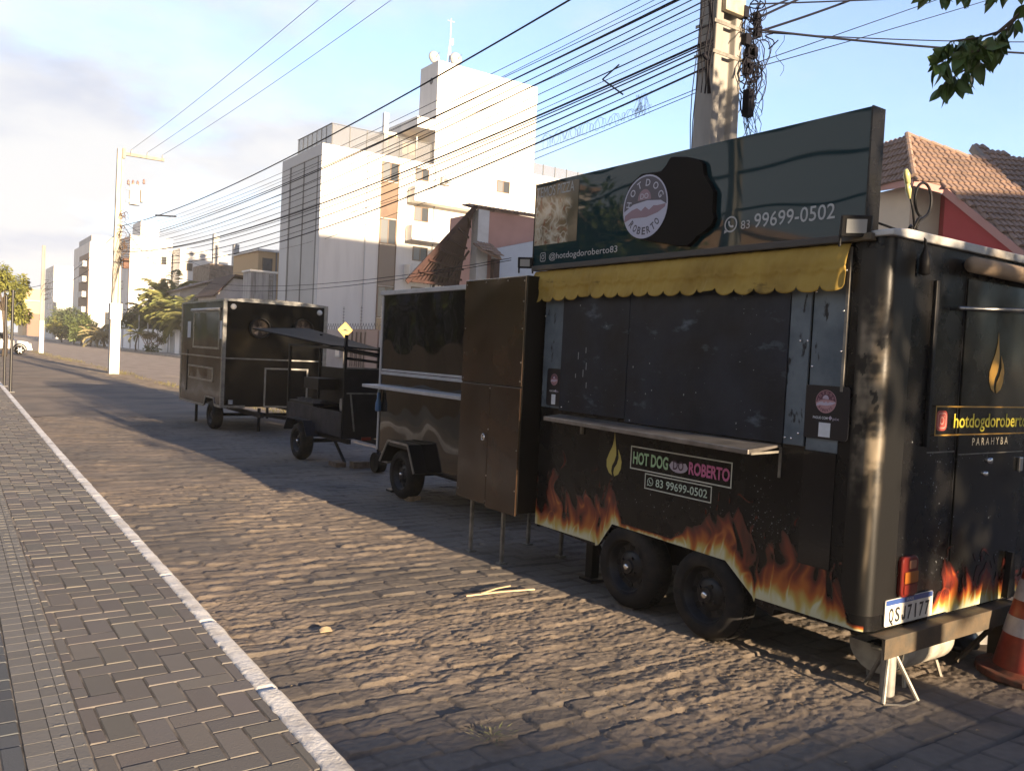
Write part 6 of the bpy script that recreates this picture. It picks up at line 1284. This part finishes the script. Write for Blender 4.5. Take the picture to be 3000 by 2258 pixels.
for k, (x, y, h, cw, m, lb) in enumerate(((18.9, 150, 4.9, (2.0, 3.5, 2.4), LD, 'dense dark green hedge tree at the bend of the street'), (18.6, 140, 4.0, (1.7, 3, 2.0), LF, 'bushy green tree before the dark hedge'), (19.2, 168, 4.6, (1.8, 3, 2.2), LY, 'sunlit yellowish bush farther up the street'), (21.8, 112, 4.8, (2.0, 2.2, 2.3), LD, 'dark leafy tree behind the painted pole'), (21.8, 92, 4.3, (1.8, 3.6, 1.9), LD, 'dark shrubs under the palm crowns'), (22.6, 200, 5.5, (2.4, 5, 2.6), LF, 'green tree in front of the farther white block'), (14.5, 262, 6, (3, 5, 3), LY, 'hazy yellowish tree near the vanishing end of the street'), (8.0, 230, 5.5, (2.5, 5, 2.6), LF, 'small street tree behind the distant pole'))): tree('shrub' if h < 5 else 'street_tree', lb, x, y, h * 1.15, tuple(q * 1.2 for q in cw), 3600, .42, m, 40 + k, .12, 'shrub' if h < 5 else 'tree', GB_ if h < 5 else None)
fg = thing('frangipani', 'bare-branched frangipani shrub with pale pink tips on the far pavement', 'shrub', (18.8, 94, 0)); rn = random.Random(2); mb = MB(); tips = []
def fork(p, d, l, r, k):
    e = p + d * l; mb.tube([p, (p + e) / 2 + Vector((rn.gauss(0, .03), 0, 0)), e], [r, r * .9, r * .8], 6)
    if k == 0: tips.append(e); return
    for q in range(2 + (rn.random() < .4)): fork(e, (d + Vector((rn.gauss(0, .55), rn.gauss(0, .55), .25))).normalized(), l * .75, r * .72, k - 1)
for k in range(4): fork(Vector((18.8, 94, .1)), Vector((rn.gauss(0, .5), rn.gauss(0, .5), .9)).normalized(), .75, .06, 3)
part(mb, 'branch', M('pale_bark', (.30, .24, .20), .85), fg); mb = MB()
for e in tips: clump(mb, e, (.3, .3, .25), 16, .22, rn)
part(mb, 'crown', M('pink_green_leaf', (.26, .19, .10), .7, c2=(.13, .14, .05), vs=3), fg)
mb = MB(); clump(mb, (18.9, 92.4, .5), (.8, .8, .55), 260, .25, rn); solo(mb, 'shrub', LF, 'low green bush at the foot of the garden wall beside the frangipani', 'shrub', GB_)
# the tree beside the viewer whose branch hangs into view
nt_ = thing('overhanging_tree', 'broad-leaved tree at the right whose leafy branch hangs in front of the sky', 'tree', (4.55, -4.2, 0)); rn = random.Random(77); mb = MB()
mb.tube([(4.55, -4.2, -.05), (4.52, -4.2, 1.0), (4.50, -4.2, 2.2), (4.55, -4.15, 2.9)], [.17, .14, .13, .12], 10)
mb.tube([(4.55, -4.15, 2.75), (4.30, -4.2, 3.15), (4.08, -4.3, 3.55), (3.9, -4.4, 4.2)], [.09, .08, .07, .05], 8); mb.tube([(4.55, -4.15, 2.8), (4.75, -4.1, 3.4), (5.2, -3.5, 4.4), (5.6, -1.5, 5.2), (5.9, .8, 5.2), (5.75, 2.0, 4.45), (5.35, 2.5, 3.80), (5.20, 2.56, 3.66)], [.11, .10, .08, .06, .04, .022, .012, .009], 8)
TW = [[(5.35, 2.5, 3.80), (5.27, 2.53, 3.70), (5.22, 2.56, 3.62), (5.12, 2.62, 3.56)], [(5.22, 2.56, 3.62), (5.10, 2.60, 3.55), (4.98, 2.68, 3.53), (4.90, 2.74, 3.46)], [(5.22, 2.56, 3.62), (5.15, 2.63, 3.50), (5.05, 2.7, 3.42), (4.98, 2.73, 3.36)], [(5.27, 2.53, 3.70), (5.10, 2.6, 3.63), (4.96, 2.7, 3.60)], [(5.75, 2.0, 4.45), (5.5, 2.3, 4.1), (5.25, 2.5, 3.98), (5.0, 2.65, 3.92), (4.86, 2.78, 3.92)], [(5.5, 2.3, 4.1), (5.40, 2.42, 3.98), (5.38, 2.47, 3.86)]]
for p in TW: mb.tube(p, [.008 - .0015 * k for k in range(len(p))], 6)
part(mb, 'trunk', BK, nt_, smooth=True)
mb = MB()
def bigleaf(p, d, l, w_, tw):
    """a broad pointed leaf with a midrib fold and a little curl"""
    d = Vector(d).normalized(); sx_ = d.cross(Vector((math.cos(tw), math.sin(tw), .15))).normalized(); n = sx_.cross(d); p = Vector(p); o = len(mb.v); K = 7; st_ = l * .18
    for k in range(K + 1):
        f = k / K; hw = w_ * .5 * math.sin(math.pi * f ** .85) * (1 - .25 * f); c = p + d * (st_ + l * f) - n * .10 * l * f * f
        for s in (-1, -.5, 0, .5, 1): mb.v.append(c + sx_ * hw * s + n * abs(s) * hw * .35)
    for k in range(K):
        for s in range(4): a = o + k * 5 + s; mb.f.append((a, a + 1, a + 6, a + 5)); mb.mi.append(0)
    mb.tube([p, p + d * (st_ + .01)], .0015, 4)
for q, p in enumerate(TW):
    P = [Vector(a) for a in p]
    for k in range(30 if q != 4 else 60):
        f = rn.random() * (len(P) - 1); i = int(f); b = P[i] + (P[i + 1] - P[i]) * (f - i); l = .090 + .06 * rn.random()
        bigleaf(b, (rn.gauss(-.15, .45), rn.gauss(.1, .45), -1. + .25 * rn.gauss(0, 1)) if rn.random() < .8 else (rn.gauss(0, 1), rn.gauss(0, 1), .1), l, l * (.46 + .15 * rn.random()), rn.random() * 6.28)
    for k in range(3): bigleaf(P[-1], (rn.gauss(-.4, .4), rn.gauss(0, .4), -.8), .12, .065, rn.random() * 6.28)
for c, r in (((5.35, -1.5, 4.75), (.85, 1.3, .85)), ((5.3, .6, 5.3), (.8, 1.1, .7)), ((5.9, -2.6, 4.6), (.5, .8, .5)), ((6.9, -1.6, 5.4), (.8, .8, .5)), ((5.0, -4.2, 4.7), (1.4, 1.4, .8)), ((7.0, -3.0, 4.6), (1.6, 1.6, 1.2))): clump(mb, c, r, 1100, .15, rn)
part(mb, 'crown', M('broad_leaf', (.045, .095, .018), .42, c2=(.085, .14, .03), vs=5), nt_, smooth=True)
tree('shade_tree', 'leafy tree behind the viewer on the right', 6.3, -9, 4.6, (2.0, 2.0, 1.6), 2600, .22, LF, 91, .14); pass
tree('shade_tree', 'round tree over the garden wall across the lane', -5.0, 14, 5.2, (2.0, 2.0, 1.9), 2200, .26, LF, 93, .16); tree('shade_tree', 'dense tree beside the cream house across the lane', -5.6, 30, 6.0, (2.4, 2.6, 2.2), 2200, .3, LD, 94, .18)
for k, y in enumerate((6, 17, 23, 36, 41, 47, 53, 60, 68)): tree('shade_tree', 'dark leafy tree %s in the row across the lane' % ('first second third fourth fifth sixth seventh eighth last'.split()[k]), -5.2 - .6 * (k % 3), y, (3.6 if k < 1 else 4.6 if k < 3 else 6.5) + .5 * (k % 2), (2.2, 3.0, 2.0), 1500, .42, LD, 120 + k, .16, 'tree', 'tree row across the lane')
for k, (x, y) in enumerate(((10.5, -19), (13.5, -21), (16.5, -18), (13, -8), (17, -5), (9.5, -11))): tree('shade_tree', 'unseen dark tree %s added behind the viewer to darken the trailer reflections' % ('first second third fourth fifth sixth'.split()[k]), x, y, 5.6 - .9 * (k > 2), (2.6, 2.4, 2.3), 1500, .45, LD, 150 + k, .16, 'tree', 'trees added behind the viewer')  # added to keep bright low sky out of the trailer reflections
mb = MB(); rn = random.Random(6)
for k in range(46): clump(mb, (-4.2 + rn.gauss(0, .3), 24 + k * 1.15, 1.4 + .9 * rn.random()), (.9, .9, 1.6), 90, .42, rn)
solo(mb, 'hedge', LD, 'long dark hedge behind the garden wall across the lane', 'hedge')
op = thing('utility_pole', 'concrete pole across the lane, seen only in reflections', 'utility pole', (-3.0, 9.0, 0)); part(hpole(-3.0, 9.0, 9.0, .34, .24, .26, .18), 'shaft', CON, op)
for k, (za, zb) in enumerate(((6.2, 6.0), (5.6, 5.5), (4.9, 4.8))): wire((-3.0, -16, za), (-3.0, 42, zb), .9, .03, ('highest', 'middle', 'lowest')[k] + ' heavy wire along the garden wall across the lane', CAB, 'wires across the lane')
# ------------------------------------------------------------------ thin haze volume added to pale the far buildings like lens bloom
hz = MB(); hz.box(-60, 90, -60, 460, -1.1, 32); ho = solo(hz, 'haze', None, kind='stuff', org=(0, 0, -1.1)); hm = bpy.data.materials.new('haze'); hm.use_nodes = True; hn = hm.node_tree.nodes
hn.remove(hn['Principled BSDF']); pv_ = hn.new('ShaderNodeVolumePrincipled'); pv_.inputs['Color'].default_value = (.95, .93, .90, 1); pv_.inputs['Density'].default_value = .0006; pv_.inputs['Anisotropy'].default_value = 0.
hm.node_tree.links.new(pv_.outputs[0], hn['Material Output'].inputs['Volume']); ho.data.materials.clear(); ho.data.materials.append(hm); ho.data.materials[0] = hm
